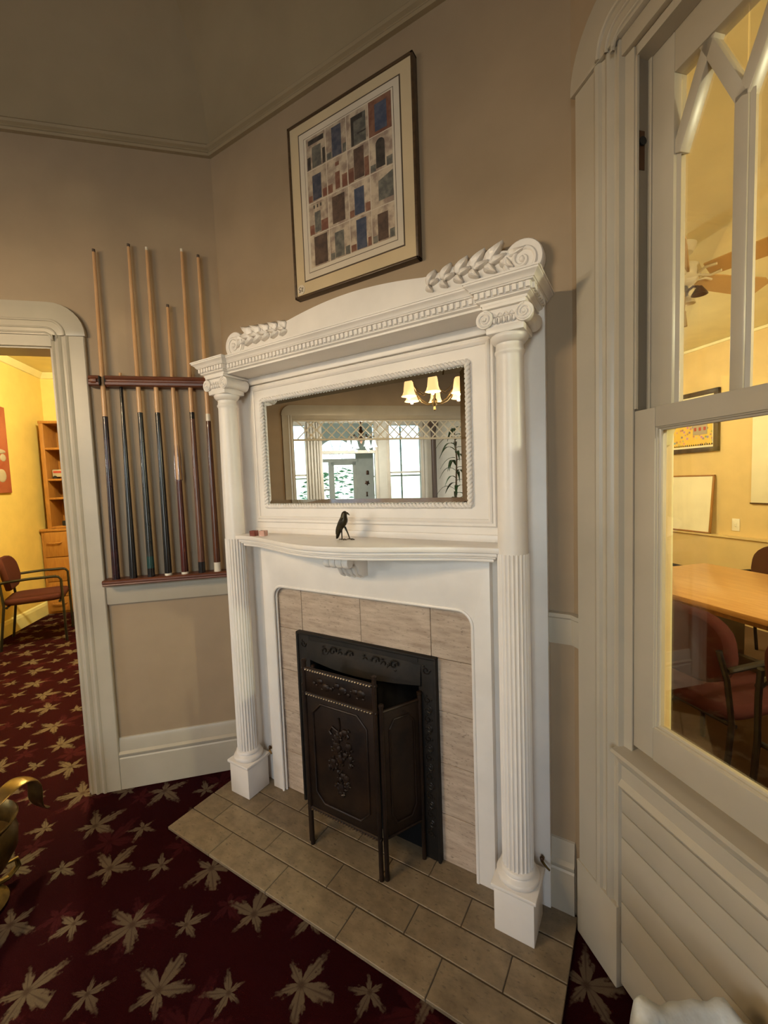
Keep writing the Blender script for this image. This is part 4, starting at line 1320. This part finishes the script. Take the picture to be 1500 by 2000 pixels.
for k in range(16):
    r, c = divmod(k, 4)
    x, z = gx0+c*cw, gz0-(r+1)*chh
    cell = MB().box(.0015, cw-.0015, -.0284, -.02, .0015, chh-.0015).build('doorway_picture', 'print_stucco' if shapes[k] != 'red' else 'print_rust', pc, fr=T(x, 0, z))
    s = shapes[k]
    ins = dict(lintel=(.030, .075, .004, .082), tall=(.030, .075, .004, .112), dark=(.022, .088, .004, .106), red=(.028, .078, .012, .104), plain=(.026, .070, .006, .100), small=(.040, .062, .008, .070), panel=(.030, .075, .008, .116), arch=(.028, .066, .010, .090), slit=(.030, .060, .008, .085), carved=(.020, .080, .010, .110), wide=(.034, .096, .020, .108), corner=(.022, .088, .006, .116))[s]
    a, b, d, e = ins
    pl_ = [(a, d), (b, d), (b, e), (a, e)]
    if s == 'arch':
        pl_ = [(a, d), (b, d)]+arc((a+b)/2, e, (b-a)/2, 0, 180, 8)
    if s == 'wide':
        pl_ = [(a, d), (b, d), (b, e), (a, e-.02)]
    MB().prism(pl_, -.0287, -.022, 'y').build('painted_door', cols_[k], cell)
    def bits(name, m, *boxes):
        for x0, x1, z0, z1 in boxes:
            MB().box(x0, x1, -.0289, -.022, z0, z1).build(name, m, cell)
    if s == 'lintel':
        bits('lintel_shape', 'print_dark', (.012, .090, .094, .112), (.006, .022, .004, .05), (.082, .095, .004, .06))
    elif s == 'small':
        bits('window_shape', 'print_rust', (.042, .060, .092, .106), (.004, .026, .004, .035), (.072, .096, .004, .05))
    elif s == 'dark':
        bits('shade_shape', 'print_dark', (.022, .034, .004, .106), (.034, .074, .088, .106), (.05, .088, .038, .043))
    elif s == 'slit':
        bits('slit_window', 'print_dark', (.026, .032, .100, .112), (.043, .049, .100, .112), (.060, .066, .100, .112))
        bits('base_shape', 'print_rust', (.004, .026, .004, .04), (.062, .096, .004, .045))
    elif s == 'panel':
        bits('wall_shape', 'print_rust', (.004, .028, .004, .055), (.077, .096, .004, .07))
    elif s in ('plain', 'tall', 'arch'):
        bits('base_shape', 'print_grey' if k % 2 else 'print_rust', (.004, a-.002, .004, .028), (b+.006, .096, .004, .034))

# ---------------------------------------------------------------- cue rack and cues (left wall)
rk = thing('cue_rack', 'dark red-brown wooden wall rack for pool cues with a slotted top rail and base shelf', 'cue rack', LF)
tr = MB()
pr = [(0, 1.935), (-.052, 1.935), (-.060, 1.940), (-.062, 1.950), (-.057, 1.956), (-.057, 1.962), (-.062, 1.968), (-.060, 1.977), (-.052, 1.982), (0, 1.982)]
tr.prism(pr, -.572, -.531, 'x').prism(pr, -.505, -.028, 'x').box(-.535, -.500, -.022, 0, 1.937, 1.980)
tr.build('top_rail', 'rack_wood', rk, smooth=True, angle=30)
MB().lathe([(.020, -.012), (.021, -.006), (.021, .006), (.020, .012)], (-.551, -.046, 1.959), 14, 'x').build('clip_end', 'rack_wood', rk, smooth=True)
MB().box(-.532, -.526, -.060, -.02, 1.940, 1.978).box(-.509, -.503, -.060, -.02, 1.940, 1.978).build('slot_lining', 'slot_black', rk)
pr = [(0, 1.017), (-.072, 1.017), (-.078, 1.022), (-.076, 1.028), (-.080, 1.033), (-.080, 1.040), (-.074, 1.045), (0, 1.045)]
MB().prism(pr, -.578, -.012, 'x').build('base_shelf', 'rack_wood', rk, smooth=True, angle=30)
def cue(x, top, bands, label, lean=.0, rb=.0165, rt=.0064):
    """bands: (z_from, z_to, material) measured on the rack wall"""
    z0 = 1.0445
    L = top-z0
    tilt = math.degrees(math.atan2(.018, L))
    q = thing('pool_cue', label, 'pool cue', LF @ T(x, -.046, z0) @ RX(-tilt) @ RY(lean), 'pool cues in the wall rack')
    def rad(h):
        t = max(0, min(1, h/L))
        return rb+(rt-rb)*t**.85
    for nm, a, b, m in bands:
        a, b = a-z0, b-z0
        n = 6
        MB().lathe([(rad(a+(b-a)*i/n), a+(b-a)*i/n) for i in range(n+1)], seg=16).build(nm, m, q, smooth=True, angle=50)
    return q
B0 = 1.0445
cue(-.528, 2.545, [('butt', B0, 1.80, 'cue_purple'), ('shaft', 1.80, 2.532, 'maple'), ('tip', 2.532, 2.545, 'cue_tip')], 'pool cue with a dark wine butt standing next to the door casing', .35)
cue(-.455, 2.000, [('butt', B0, 1.985, 'cue_black'), ('tip', 1.985, 2.0, 'maple')], 'short all-black pool cue ending at the rack rail', .3)
cue(-.378, 2.580, [('bumper', B0, 1.085, 'cue_black'), ('green_ring', 1.085, 1.142, 'cue_green'), ('butt', 1.142, 1.818, 'cue_charcoal'), ('shaft', 1.818, 2.567, 'maple'), ('tip', 2.567, 2.58, 'cue_tip')], 'charcoal pool cue with a green band at its foot', .1)
cue(-.303, 2.572, [('bumper', B0, 1.055, 'cue_white'), ('butt', 1.055, 1.818, 'cue_black'), ('shaft', 1.818, 2.558, 'maple'), ('tip', 2.558, 2.572, 'cue_white')], 'pool cue with a plain glossy black butt and white foot', .1)
q5 = cue(-.229, 2.320, [('bumper', B0, 1.055, 'cue_white'), ('butt', 1.055, 1.50, 'cue_red'), ('forearm', 1.50, 1.80, 'maple'), ('shaft', 1.80, 2.307, 'maple'), ('tip', 2.307, 2.32, 'cue_tip')], 'shorter pool cue with red-brown points running into pale maple', .05)
for k in range(4):
    a = R_(90*k+20)
    pts = [(.0138*math.cos(a), .0138*math.sin(a), .452), (.0130*math.cos(a), .0130*math.sin(a), .56), (.0120*math.cos(a), .0120*math.sin(a), .62)]
    MB().tube(pts, [.0030, .0022, .0004], 6).build('point_inlay', 'cue_red', q5, smooth=True)
cue(-.152, 2.578, [('bumper', B0, 1.098, 'cue_black'), ('butt', 1.098, 1.788, 'cue_tan'), ('ring', 1.788, 1.820, 'cue_black'), ('shaft', 1.820, 2.564, 'maple'), ('tip', 2.564, 2.578, 'cue_white')], 'tan-brown pool cue with a black joint ring', .05)
cue(-.080, 2.557, [('bumper', B0, 1.090, 'cue_white'), ('butt', 1.090, 1.778, 'cue_brown'), ('ring', 1.778, 1.812, 'cue_white'), ('shaft', 1.812, 2.544, 'maple'), ('tip', 2.544, 2.557, 'cue_tip')], 'brown pool cue with white rings standing closest to the mantel column', 0)

# ---------------------------------------------------------------- small things on the mantel shelf
SZ = 1.238
cw_ = thing('crow_figurine', 'small dark metal crow figurine standing on the mantel shelf', 'figurine', Matrix.Translation((-.975, 1.285, SZ)))
def skin(name, m, parent, pts, radii, edges, sub=2):
    me = bpy.data.meshes.new(name)
    me.from_pydata(pts, edges, [])
    o = bpy.data.objects.new(name, me)
    col.objects.link(o)
    o.parent = parent
    md = o.modifiers.new('skin', 'SKIN')
    for i, r in enumerate(radii):
        sv = me.skin_vertices[0].data[i]
        sv.radius = r if isinstance(r, tuple) else (r, r)
    me.skin_vertices[0].data[0].use_root = True
    sb = o.modifiers.new('sub', 'SUBSURF')
    sb.levels = sb.render_levels = sub
    me.materials.append(MATS[m])
    for p in me.polygons:
        p.use_smooth = True
    return o
# body lofted from tail to crown as one surface: (x, z, half width along x, half depth)
prof_ = [(-.0330, .004, .0028, .005), (-.0300, .012, .0055, .008), (-.0250, .026, .0085, .010), (-.0180, .042, .0135, .013), (-.0090, .056, .0185, .016), (-.0025, .068, .0195, .0165), (.0020, .079, .0170, .015), (.0040, .088, .0130, .0125), (.0050, .096, .0118, .0115), (.0070, .103, .0105, .0105), (.0080, .108, .0070, .007), (.0082, .1105, .0020, .002)]
rows = []
for x, z, a, d in prof_:
    rows.append([(x+a*math.cos(2*math.pi*k/14), d*math.sin(2*math.pi*k/14), z) for k in range(15)])
cb_ = MB().grid(rows)
cb_.build('body', 'crow_metal', cw_, smooth=True, angle=80)
MB().tube([(.012, 0, .1025), (.020, 0, .1025), (.027, 0, .0985), (.031, 0, .094)], [.0052, .0042, .0026, .0005], 8).build('beak', 'crow_metal', cw_, smooth=True)
for s_ in (-1, 1):
    MB().ball((.0135, s_*.0095, .1035), .0016, 8, 6).build('eye', 'bronze_bright', cw_, smooth=True)
    rows = []
    for i in range(7):
        t = i/6
        x, z = .004-.034*t, .084-.062*t
        w_ = .013*math.sin(math.pi*(.15+.82*t))
        rows.append([(x+w_, s_*(.0135-.004*t), z+w_*.3), (x, s_*(.0185-.0085*t), z), (x-w_, s_*(.0135-.004*t), z-w_*.3)])
    o = MB().grid(rows).build('wing', 'crow_metal', cw_, smooth=True)
    sd = o.modifiers.new('thick', 'SOLIDIFY')
    sd.thickness = .002
def leg(hip, knee, foot, dirx):
    m = MB().tube([hip, knee, foot], [.0042, .0026, .0022], 7)
    for dx, dy in ((1, 0), (.85, .45), (.85, -.45), (-.9, 0)):
        L = .020 if dx > 0 else .017
        m.tube([foot, (foot[0]+dirx*dx*L*.5, foot[1]+dy*L*.5, .0040), (foot[0]+dirx*dx*L, foot[1]+dy*L, .0010)], [.0022, .0018, .0008], 6)
    return m
leg((-.006, -.006, .048), (-.004, -.007, .028), (-.004, -.007, .003), 1).build('leg', 'crow_metal', cw_, smooth=True)
leg((.002, .006, .050), (.012, .008, .028), (.022, .008, .004), 1).build('leg', 'crow_metal', cw_, smooth=True)
for x, y, lab in ((-1.463, 1.280, 'tiny copper-red glass cube holder next to the mantel column'), (-1.418, 1.292, 'tiny pale pink glass cube holder on the mantel shelf')):
    hd = thing('votive_holder', lab, 'candle holder', at(FF, x, y, SZ, 14), 'votive holders on the mantel shelf')
    MB().box(-.0135, .0135, -.0135, .0135, 0, .006).build('base', 'copper_glass' if x < -1.44 else 'pink_glass', hd, bevel=.001)
    m = MB()
    for a, b, c, d in ((-.0135, .0135, -.0135, -.0115), (-.0135, .0135, .0115, .0135), (-.0135, -.0115, -.0135, .0135), (.0115, .0135, -.0135, .0135)):
        m.box(a, b, c, d, .005, .023)
    m.build('cup', 'copper_glass' if x < -1.44 else 'pink_glass', hd)
    MB().lathe([(.009, .006), (.009, .013)], seg=12).build('wax', 'white_plain', hd)

# gas key fittings beside the column bases
for x, y, lab in ((-1.545, 1.372, 'small brass gas tap beside the mantel column nearest the cue rack'), (-.285, 1.375, 'small brass gas tap beside the mantel column nearest the window')):
    gt = thing('gas_tap', lab, 'tap', Matrix.Translation((x, y, .172)))
    MB().tube([(0, .018, .012), (0, 0, .012), (.012, -.012, .012), (.028, -.016, .004)], [.006, .005, .004, .003], 8).build('pipe', 'brass', gt, smooth=True)
    MB().ball((0, 0, .02), (.007, .007, .008), 8, 6).build('key', 'fixture_dark', gt, smooth=True)

# ---------------------------------------------------------------- office armchair used in both rooms
def chair_meshes():
    t = thing('armchair', '', 'chair', FF)
    # local: seat faces -y (front), back at +y
    rows = []
    for i in range(11):
        a = -1+2*i/10
        rows.append([(a*.225, -.23+.46*j/8, .0) for j in range(9)])
    def pad(w_, h, th, r, bend):
        """rounded-rectangle cushion in the x/z plane, bent around the sitter"""
        m = MB()
        ol = []
        for cx, cz, a0 in ((w_-r, h-r, 0), (-w_+r, h-r, 90), (-w_+r, -h+r, 180), (w_-r, -h+r, 270)):
            ol += [(cx+r*math.cos(R_(a0+90*i/5)), cz+r*math.sin(R_(a0+90*i/5))) for i in range(6)]
        lay = [(-.5, .90), (-.42, .97), (0, 1.0), (.42, .97), (.5, .90)]
        rows = []
        for ty, sc in lay:
            rows.append([(x*sc, ty*th-bend*(x*sc/w_)**2, z*sc) for x, z in ol+ol[:1]])
        m.grid(rows)
        for ty, sc, rev in ((-.5, .90, False), (.5, .90, True)):
            inner = [(0, ty*th*1.25, 0)]
            vs = [(x*sc, ty*th-bend*(x*sc/w_)**2, z*sc) for x, z in ol]
            vs2 = [(x*sc*.5, ty*th*1.2-bend*(x*sc*.5/w_)**2, z*sc*.5) for x, z in ol]
            n = len(ol)
            m.add(vs+vs2+inner, [(i, (i+1) % n, n+(i+1) % n, n+i) for i in range(n)]+[(n+i, n+(i+1) % n, 2*n) for i in range(n)])
        return m
    back = pad(.235, .165, .050, .13, .045)
    back.xf(T(0, .235, .70) @ RX(-10)).build('backrest', 'upholstery', t, smooth=True, angle=60)
    seat = pad(.240, .235, .060, .09, 0)
    seat.xf(T(0, 0, .445) @ RX(90)).build('seat', 'upholstery', t, smooth=True, angle=60)
    for sx in (-1, 1):
        MB().tube([(sx*.245, -.23, 0), (sx*.250, -.225, .62), (sx*.250, -.205, .648), (sx*.250, -.17, .655)], .0115, 8).build('leg', 'chair_metal', t, smooth=True)
        MB().tube([(sx*.245, .27, 0), (sx*.245, .22, .42), (sx*.235, .235, .60), (sx*.215, .255, .72)], .0115, 8).build('leg', 'chair_metal', t, smooth=True)
        MB().tube([(sx*.250, -.19, .655), (sx*.252, 0, .658), (sx*.248, .18, .650), (sx*.236, .235, .640)], .013, 8).build('armrest', 'chair_metal', t, smooth=True)
    MB().tube([(-.245, -.20, .405), (.245, -.20, .405)], .011, 8).tube([(-.245, .20, .405), (.245, .20, .405)], .011, 8).build('seat_frame', 'chair_metal', t, smooth=True)
    return t
chair0 = chair_meshes()
used = [False]
def place_chair(fr, label, group=None):
    if not used[0]:
        r = chair0
        used[0] = True
    else:
        r = chair0.copy()
        col.objects.link(r)
        for c in list(chair0.children):
            d = c.copy()
            col.objects.link(d)
            d.parent = r
    r.matrix_world = fr
    r['label'] = label
    r['category'] = 'chair'
    if group:
        r['group'] = group
    return r
place_chair(at(LF, -2.20, 2.68, 0, 52+55), 'maroon armchair with black metal arms by the yellow wall')
G = 'chairs around the meeting table'
place_chair(at(RF, -.40, 1.07, 0, 180), 'maroon armchair on the window side of the meeting table, back to the glass', G)
place_chair(at(RF, .20, 1.05, 0, 180), 'maroon armchair beside the one with its back to the glass', G)
place_chair(at(RF, -1.85, 2.10, 0, 90+0), 'maroon armchair at the end of the meeting table', G)
place_chair(at(RF, -1.17, 2.50, 0, 0), 'maroon armchair on the whiteboard side of the meeting table', G)

# ---------------------------------------------------------------- left room furniture
bc = thing('bookcase', 'tall narrow oak bookcase standing on the oak drawer cabinet', 'bookcase', LF)
x0, x1, yf, yb = -2.535, -1.72, 3.68, 3.985
z0, z1 = 1.040, 2.335
MB().box(x0, x0+.045, yf, yb, z0, z1).box(x1-.045, x1, yf, yb, z0, z1).box(x0, x1, yb-.01, yb, z0, z1).build('carcass', 'oak', bc, bevel=.002)
MB().box(x0-.004, x1+.004, yf-.006, yb, z1-.03, z1).build('top_board', 'oak', bc, bevel=.002)
for z in (2.005, 1.632, 1.405, 1.055):
    MB().box(x0+.045, x1-.045, yf+.004, yb-.01, z-.012, z+.012).build('shelf', 'oak', bc, bevel=.001)
dc = thing('drawer_cabinet', 'oak four-drawer cabinet under the bookcase', 'cabinet', LF)
cx0, cx1, cyf = -2.600, -1.66, 3.645
MB().box(cx0, cx1, cyf+.02, 3.99, 0, 1.01).build('body', 'oak', dc, bevel=.002)
MB().box(cx0-.006, cx1+.006, cyf-.004, 3.995, 1.01, 1.040).build('top_board', 'oak', dc, bevel=.003)
for za, zb in ((.700, 1.000), (.400, .690), (.215, .390), (.03, .205)):
    dr = MB().box(cx0+.035, cx1-.035, cyf, cyf+.02, za, zb).build('drawer', 'oak', dc, bevel=.003)
    zc = za+(zb-za)*.58
    xc = cx0+.14
    MB().tube([(xc-.075, cyf, zc), (xc-.065, cyf-.022, zc-.005), (xc, cyf-.028, zc-.008), (xc+.065, cyf-.022, zc-.005), (xc+.075, cyf, zc)], .008, 8).build('handle', 'oak', dr, smooth=True)
tb = thing('toy_bus', 'small pale toy bus on the bookcase shelf', 'toy', at(LF, -2.40, 3.80, 1.644))
MB().box(-.075, .075, -.035, .035, .022, .115).build('body', 'picture_grey', tb, bevel=.012)
MB().box(-.062, .062, -.037, .037, .07, .098).build('window_band', 'toy_red', tb, bevel=.002)
for x in (-.045, .045):
    MB().lathe([(.02, -.036), (.02, .036)], (x, 0, .02), 14, 'y').build('wheel', 'slot_black', tb, smooth=True)
jg = thing('glass_ornament', 'small green and white glass ornament on the bookcase shelf', 'ornament', at(LF, -2.33, 3.80, 1.417))
MB().lathe([(.03, 0), (.035, .01), (.02, .03), (.045, .07), (.05, .10), (.03, .13), (.02, .15)], seg=16).build('body', 'cue_green', jg, smooth=True)
MB().ball((0, 0, .165), .025, 10, 8).build('stopper', 'white_plain', jg, smooth=True)
ct = thing('camera_case', 'small black case on the lowest bookcase shelf', 'case', at(LF, -2.34, 3.80, 1.067))
MB().box(-.07, .05, -.05, .05, 0, .06).build('body', 'slot_black', ct, bevel=.01)
MB().ball((.0, 0, .06), (.03, .03, .025), 10, 6).build('dome', 'slot_black', ct, smooth=True)
wp = thing('wall_panel', 'orange-red figured wall panel on the yellow wall', 'picture', LF)
MB().box(-2.62, -2.595, 2.1, 3.17, 1.49, 2.40).build('board', 'picture_red', wp, bevel=.003)
for a, b, c, d in ((2.95, 3.10, 1.60, 1.74), (2.9, 3.12, 1.90, 1.95), (3.02, 3.12, 1.82, 1.90), (2.6, 2.85, 2.0, 2.2)):
    MB().ball((-2.595, (a+b)/2, (c+d)/2), (.006, (b-a)/2, (d-c)/2), 12, 8).build('figure', 'picture_grey', wp, smooth=True)

# ---------------------------------------------------------------- meeting room furniture
mt = thing('meeting_table', 'long light wooden meeting table in the orange room', 'table', RF)
MB().box(-1.435, 1.3, 1.30, 2.262, .712, .742).build('table_top', 'table_wood', mt, bevel=.004)
MB().box(-1.25, 1.1, 1.45, 2.11, .64, .712).build('apron', 'oak', mt)
for x in (-1.05, .95):
    MB().box(x-.045, x+.045, 1.48, 2.08, .03, .64).build('leg', 'dark_wood', mt, bevel=.004)
    MB().box(x-.06, x+.06, 1.40, 2.16, 0, .04).build('foot', 'dark_wood', mt, bevel=.006)
MB().box(-1.05, .95, 1.76, 1.80, .25, .33).build('stretcher', 'dark_wood', mt)
WY = RY1
pn = thing('needlework_picture', 'dark-framed yellow needlework picture of a house and flowers', 'picture', RF @ T(-2.48, WY, 1.945))
hw, hh = .325, .305
m = MB()
for a, b, c, d in ((-hw, hw, -hh, -hh+.045), (-hw, hw, hh-.045, hh), (-hw, -hw+.045, -hh, hh), (hw-.045, hw, -hh, hh)):
    m.box(a, b, -.035, 0, c, d)
m.build('frame', 'dark_wood', pn, bevel=.004)
MB().box(-hw+.04, hw-.04, -.018, -.004, -hh+.04, hh-.04).build('mat_board', 'board_white', pn)
MB().box(-hw+.065, hw-.065, -.021, -.004, -hh+.065, hh-.065).build('cloth', 'needlework', pn)
hs_ = MB().box(.06, .21, -.024, -.018, -.13, -.02).build('house', 'picture_grey', pn)
MB().prism([(.05, -.02), (.22, -.02), (.20, .03), (.07, .03)], -.025, -.018, 'y').build('roof', 'leaf_green', hs_)
for x in (.085, .135, .185):
    MB().box(x-.012, x+.012, -.0255, -.02, -.09, -.055).build('window', 'toy_red', hs_)
zb_ = MB()
for k in range(22):
    x = -hw+.075+.5*k/21
    zb_.prism([(x, -hh+.068), (x+.018, -hh+.068), (x+.009, -hh+.085)], -.023, -.018, 'y')
zb_.build('zigzag_border', 'cue_charcoal', pn)
wb = thing('whiteboard', 'wood-framed whiteboard leaning on the ledge under the needlework', 'whiteboard', RF @ T(-2.52, WY-.062, .824) @ RX(-4.5) @ RY(0))
MB().box(-.36, .325, -.008, 0, .012, .575).build('panel', 'board_white', wb)
m = MB()
for a, b, c, d in ((-.37, .337, 0, .014), (-.37, .337, .570, .584), (-.37, -.356, 0, .584), (.320, .337, 0, .584)):
    m.box(a, b, -.014, .004, c, d)
m.build('frame', 'oak', wb, bevel=.002)
wb2 = thing('whiteboard', 'large plain whiteboard mounted past the light switch', 'whiteboard', RF @ T(-1.855, WY-.001, 1.14))
MB().box(0, 1.2, -.014, 0, 0, .83).build('panel', 'board_white', wb2, bevel=.002)
MB().box(-.006, 1.206, -.018, -.002, -.008, .004).build('edge_strip', 'fixture_dark', wb2)
sw = thing('light_switch', 'ivory light switch plate on the orange wall', 'switch', RF @ T(-1.99, WY-.0, .88))
MB().box(-.035, .035, -.008, 0, -.012, .105).build('plate', 'switch_white', sw, bevel=.003)
MB().box(-.008, .008, -.014, -.006, .03, .06).build('toggle', 'switch_white', sw, bevel=.002)

cf = thing('ceiling_fan', 'cream ceiling fan with wooden blades, lamp cups and pull chain', 'ceiling fan', RF @ T(-.86, 1.36, RCE))
MB().lathe([(.015, -.06), (.055, -.045), (.07, -.015), (.072, 0)], seg=20).build('canopy', 'fan_white', cf, smooth=True)
MB().lathe([(.012, -.10), (.012, -.05)], seg=10).build('rod', 'fan_white', cf, smooth=True)
MB().lathe([(.03, -.225), (.05, -.22), (.085, -.19), (.095, -.155), (.085, -.12), (.03, -.095), (.012, -.09)], seg=24).build('motor', 'fan_white', cf, smooth=True)
for k in range(5):
    a = 72*k+19
    rows = []
    for i in range(9):
        t = i/8
        r = .125+.48*t
        w_ = .050+.020*t-(0 if t < .95 else .025)
        rows.append([(r, -w_, 0), (r, w_, 0)])
    o = MB().grid(rows).build('blade', 'fan_blade', cf, fr=RZ(a) @ T(0, 0, -.18) @ RX(-20))
    sd = o.modifiers.new('thick', 'SOLIDIFY')
    sd.thickness = .008
    MB().tube([(.07, 0, 0), (.10, .02, -.006), (.13, .036, -.008), (.18, .030, -.007)], .007, 6).tube([(.07, 0, 0), (.10, -.02, -.006), (.13, -.036, -.008), (.18, -.030, -.007)], .007, 6).build('blade_iron', 'fan_white', o, smooth=True)
MB().lathe([(.012, -.29), (.03, -.275), (.04, -.25), (.03, -.22)], seg=14).build('switch_housing', 'fixture_dark', cf, smooth=True)
for k in range(4):
    a = R_(90*k+20)
    ca, sa = math.cos(a), math.sin(a)
    ar = MB().tube([(.03*ca, .03*sa, -.255), (.06*ca, .06*sa, -.24), (.085*ca, .085*sa, -.25)], .007, 6).build('lamp_arm', 'fixture_dark', cf, smooth=True)
    MB().lathe([(.012, -.25), (.020, -.262), (.032, -.28), (.040, -.295), (.037, -.295), (.014, -.26)], (.09*ca, .09*sa, 0), 14).build('lamp_cup', 'lamp_cup' if k % 2 else 'fixture_dark', ar, smooth=True)
MB().tube([(.05, -.03, -.27), (.052, -.03, -.33), (.05, -.03, -.37)], .0025, 5).build('pull_chain', 'tassel', cf)
MB().lathe([(.004, -.37), (.009, -.378), (.007, -.387), (.012, -.43), (.015, -.455)][::-1], (.05, -.03, 0), 10).build('chain_tassel', 'tassel', cf, smooth=True)
lp = thing('added_pendant', 'unseen glass pendant lamp added to light the meeting room', 'lamp', RF @ T(1.75, 1.25, RCE))  # pendant added out of view to light the meeting room ceiling
MB().lathe([(.045, -.02), (.05, 0)], seg=16).build('canopy', 'fixture_brass', lp, smooth=True)
MB().tube([(0, 0, -.02), (0, 0, -.50)], .004, 6).build('cord', 'fixture_dark', lp)
MB().lathe([(.02, -.50), (.06, -.53), (.11, -.60), (.12, -.63), (.115, -.63), (.05, -.54), (.015, -.51)], seg=24).build('glass_shade', 'lamp_glass', lp, smooth=True)
point_light('added_pendant_bulb', RF, (0, 0, -.66), LIGHT['right']*.95, (1., .97, .66), .06, lp)
lp = thing('ceiling_light', 'unseen flush glass ceiling light added at the end of the meeting room', 'ceiling light', RF @ T(-2.35, 1.5, RCE))  # ceiling light added out of view to brighten this room
MB().lathe([(.10, -.02), (.10, 0)], seg=20).build('rim', 'fixture_brass', lp, smooth=True)
MB().lathe([(.02, -.085), (.06, -.075), (.085, -.05), (.095, -.02)], seg=20).build('bowl', 'lamp_glass', lp, smooth=True)
point_light('ceiling_light_bulb', RF, (0, 0, -.30), LIGHT['right']*.38, (1., .97, .66), .08, lp)

# ---------------------------------------------------------------- wastebasket under the window
wbk = thing('wastebasket', 'round wastebasket with a white plastic bag folded over its rim under the window', 'wastebasket', RF @ T(.680, -.206, 0) @ Matrix.Diagonal((1.08, 1.08, 1.12, 1)))
MB().lathe([(.105, 0), (.108, .01), (.124, .365), (.127, .37), (.122, .37), (.100, .012)], seg=36).build('bin', 'basket', wbk, smooth=True)
rng = random.Random(9)
rows = []
ph = [rng.uniform(0, 6.28) for _ in range(6)]
for j, (r, z) in enumerate(((.06, .10), (.098, .25), (.113, .36), (.128, .390), (.147, .392), (.153, .384), (.158, .35), (.163, .30), (.168, .262))):
    row = []
    for k in range(73):
        a = 2*math.pi*k/72
        wv = sum(math.sin(a*n_+ph[i])*w_ for i, (n_, w_) in enumerate(((3, .004), (7, .004), (13, .003), (19, .002))))
        rr = r+wv*(1.2 if j != 3 else .5)
        row.append((rr*math.cos(a), rr*math.sin(a), z+wv*1.1))
    rows.append(row)
MB().grid(rows).build('bag_liner', 'bag_film', wbk, smooth=True, angle=80)

# ---------------------------------------------------------------- gilt scrolled stand at the edge of the carpet
bs = thing('gilt_planter', 'gilt scrolled-leaf planter standing on the carpet in front of the doorway', 'planter', Matrix.Translation((-2.00, .395, 0)) @ RZ(20) @ Matrix.Diagonal((.92, .92, .80, 1)))
MB().lathe([(.10, 0), (.115, .012), (.10, .03), (.055, .05), (.045, .08), (.06, .11), (.12, .17), (.155, .24), (.160, .31), (.150, .36), (.165, .385), (.160, .39), (.14, .36), (.14, .30), (.02, .20)], seg=32).build('bowl', 'brass', bs, smooth=True)
def ribbon(pts, widths, name, th=.008):
    rows = []
    n = len(pts)
    for i, (p, w_) in enumerate(zip(pts, widths)):
        p = Vector(p)
        d = (Vector(pts[min(i+1, n-1)])-Vector(pts[max(i-1, 0)])).normalized()
        s = d.cross(Vector((.25, -.95, .15))).normalized()
        nrm = s.cross(d)
        s2 = Vector((-.5, -.8, .0)).normalized()
        rows.append([tuple(p-s2*w_), tuple(p-nrm*w_*.0+Vector((0, 0, .006))), tuple(p+s2*w_)])
    o = MB().grid(rows).build(name, 'brass', bs, smooth=True)
    sd = o.modifiers.new('thick', 'SOLIDIFY')
    sd.thickness = th
    sd.offset = 0
    sb = o.modifiers.new('sub', 'SUBSURF')
    sb.levels = sb.render_levels = 2
    return o
for a in (20, 140, 260):
    root_ = RZ(a-55)
    pts = [root_ @ Vector(p) for p in ((.10, 0, .40), (.15, 0, .445), (.21, 0, .455), (.255, 0, .42), (.265, 0, .36), (.255, 0, .30), (.275, 0, .25), (.31, 0, .215))]
    rows = []
    tang = root_ @ Vector((0, 1, 0))
    for p, w_ in zip(pts, (.030, .045, .050, .050, .046, .050, .034, .004)):
        rows.append([tuple(p-tang*w_), tuple(p+Vector((0, 0, .008))+(root_ @ Vector((.008, 0, 0)))), tuple(p+tang*w_)])
    o = MB().grid(rows).build('scroll_leaf', 'brass', bs, smooth=True)
    sd = o.modifiers.new('thick', 'SOLIDIFY')
    sd.thickness = .008
    sb = o.modifiers.new('sub', 'SUBSURF')
    sb.levels = sb.render_levels = 2
    MB().tube([root_ @ Vector(p) for p in ((.06, 0, .05), (.13, 0, .03), (.17, 0, .05), (.165, 0, .09), (.13, 0, .10))], [.012, .012, .011, .009, .006], 8).build('scroll_foot', 'brass', bs, smooth=True)
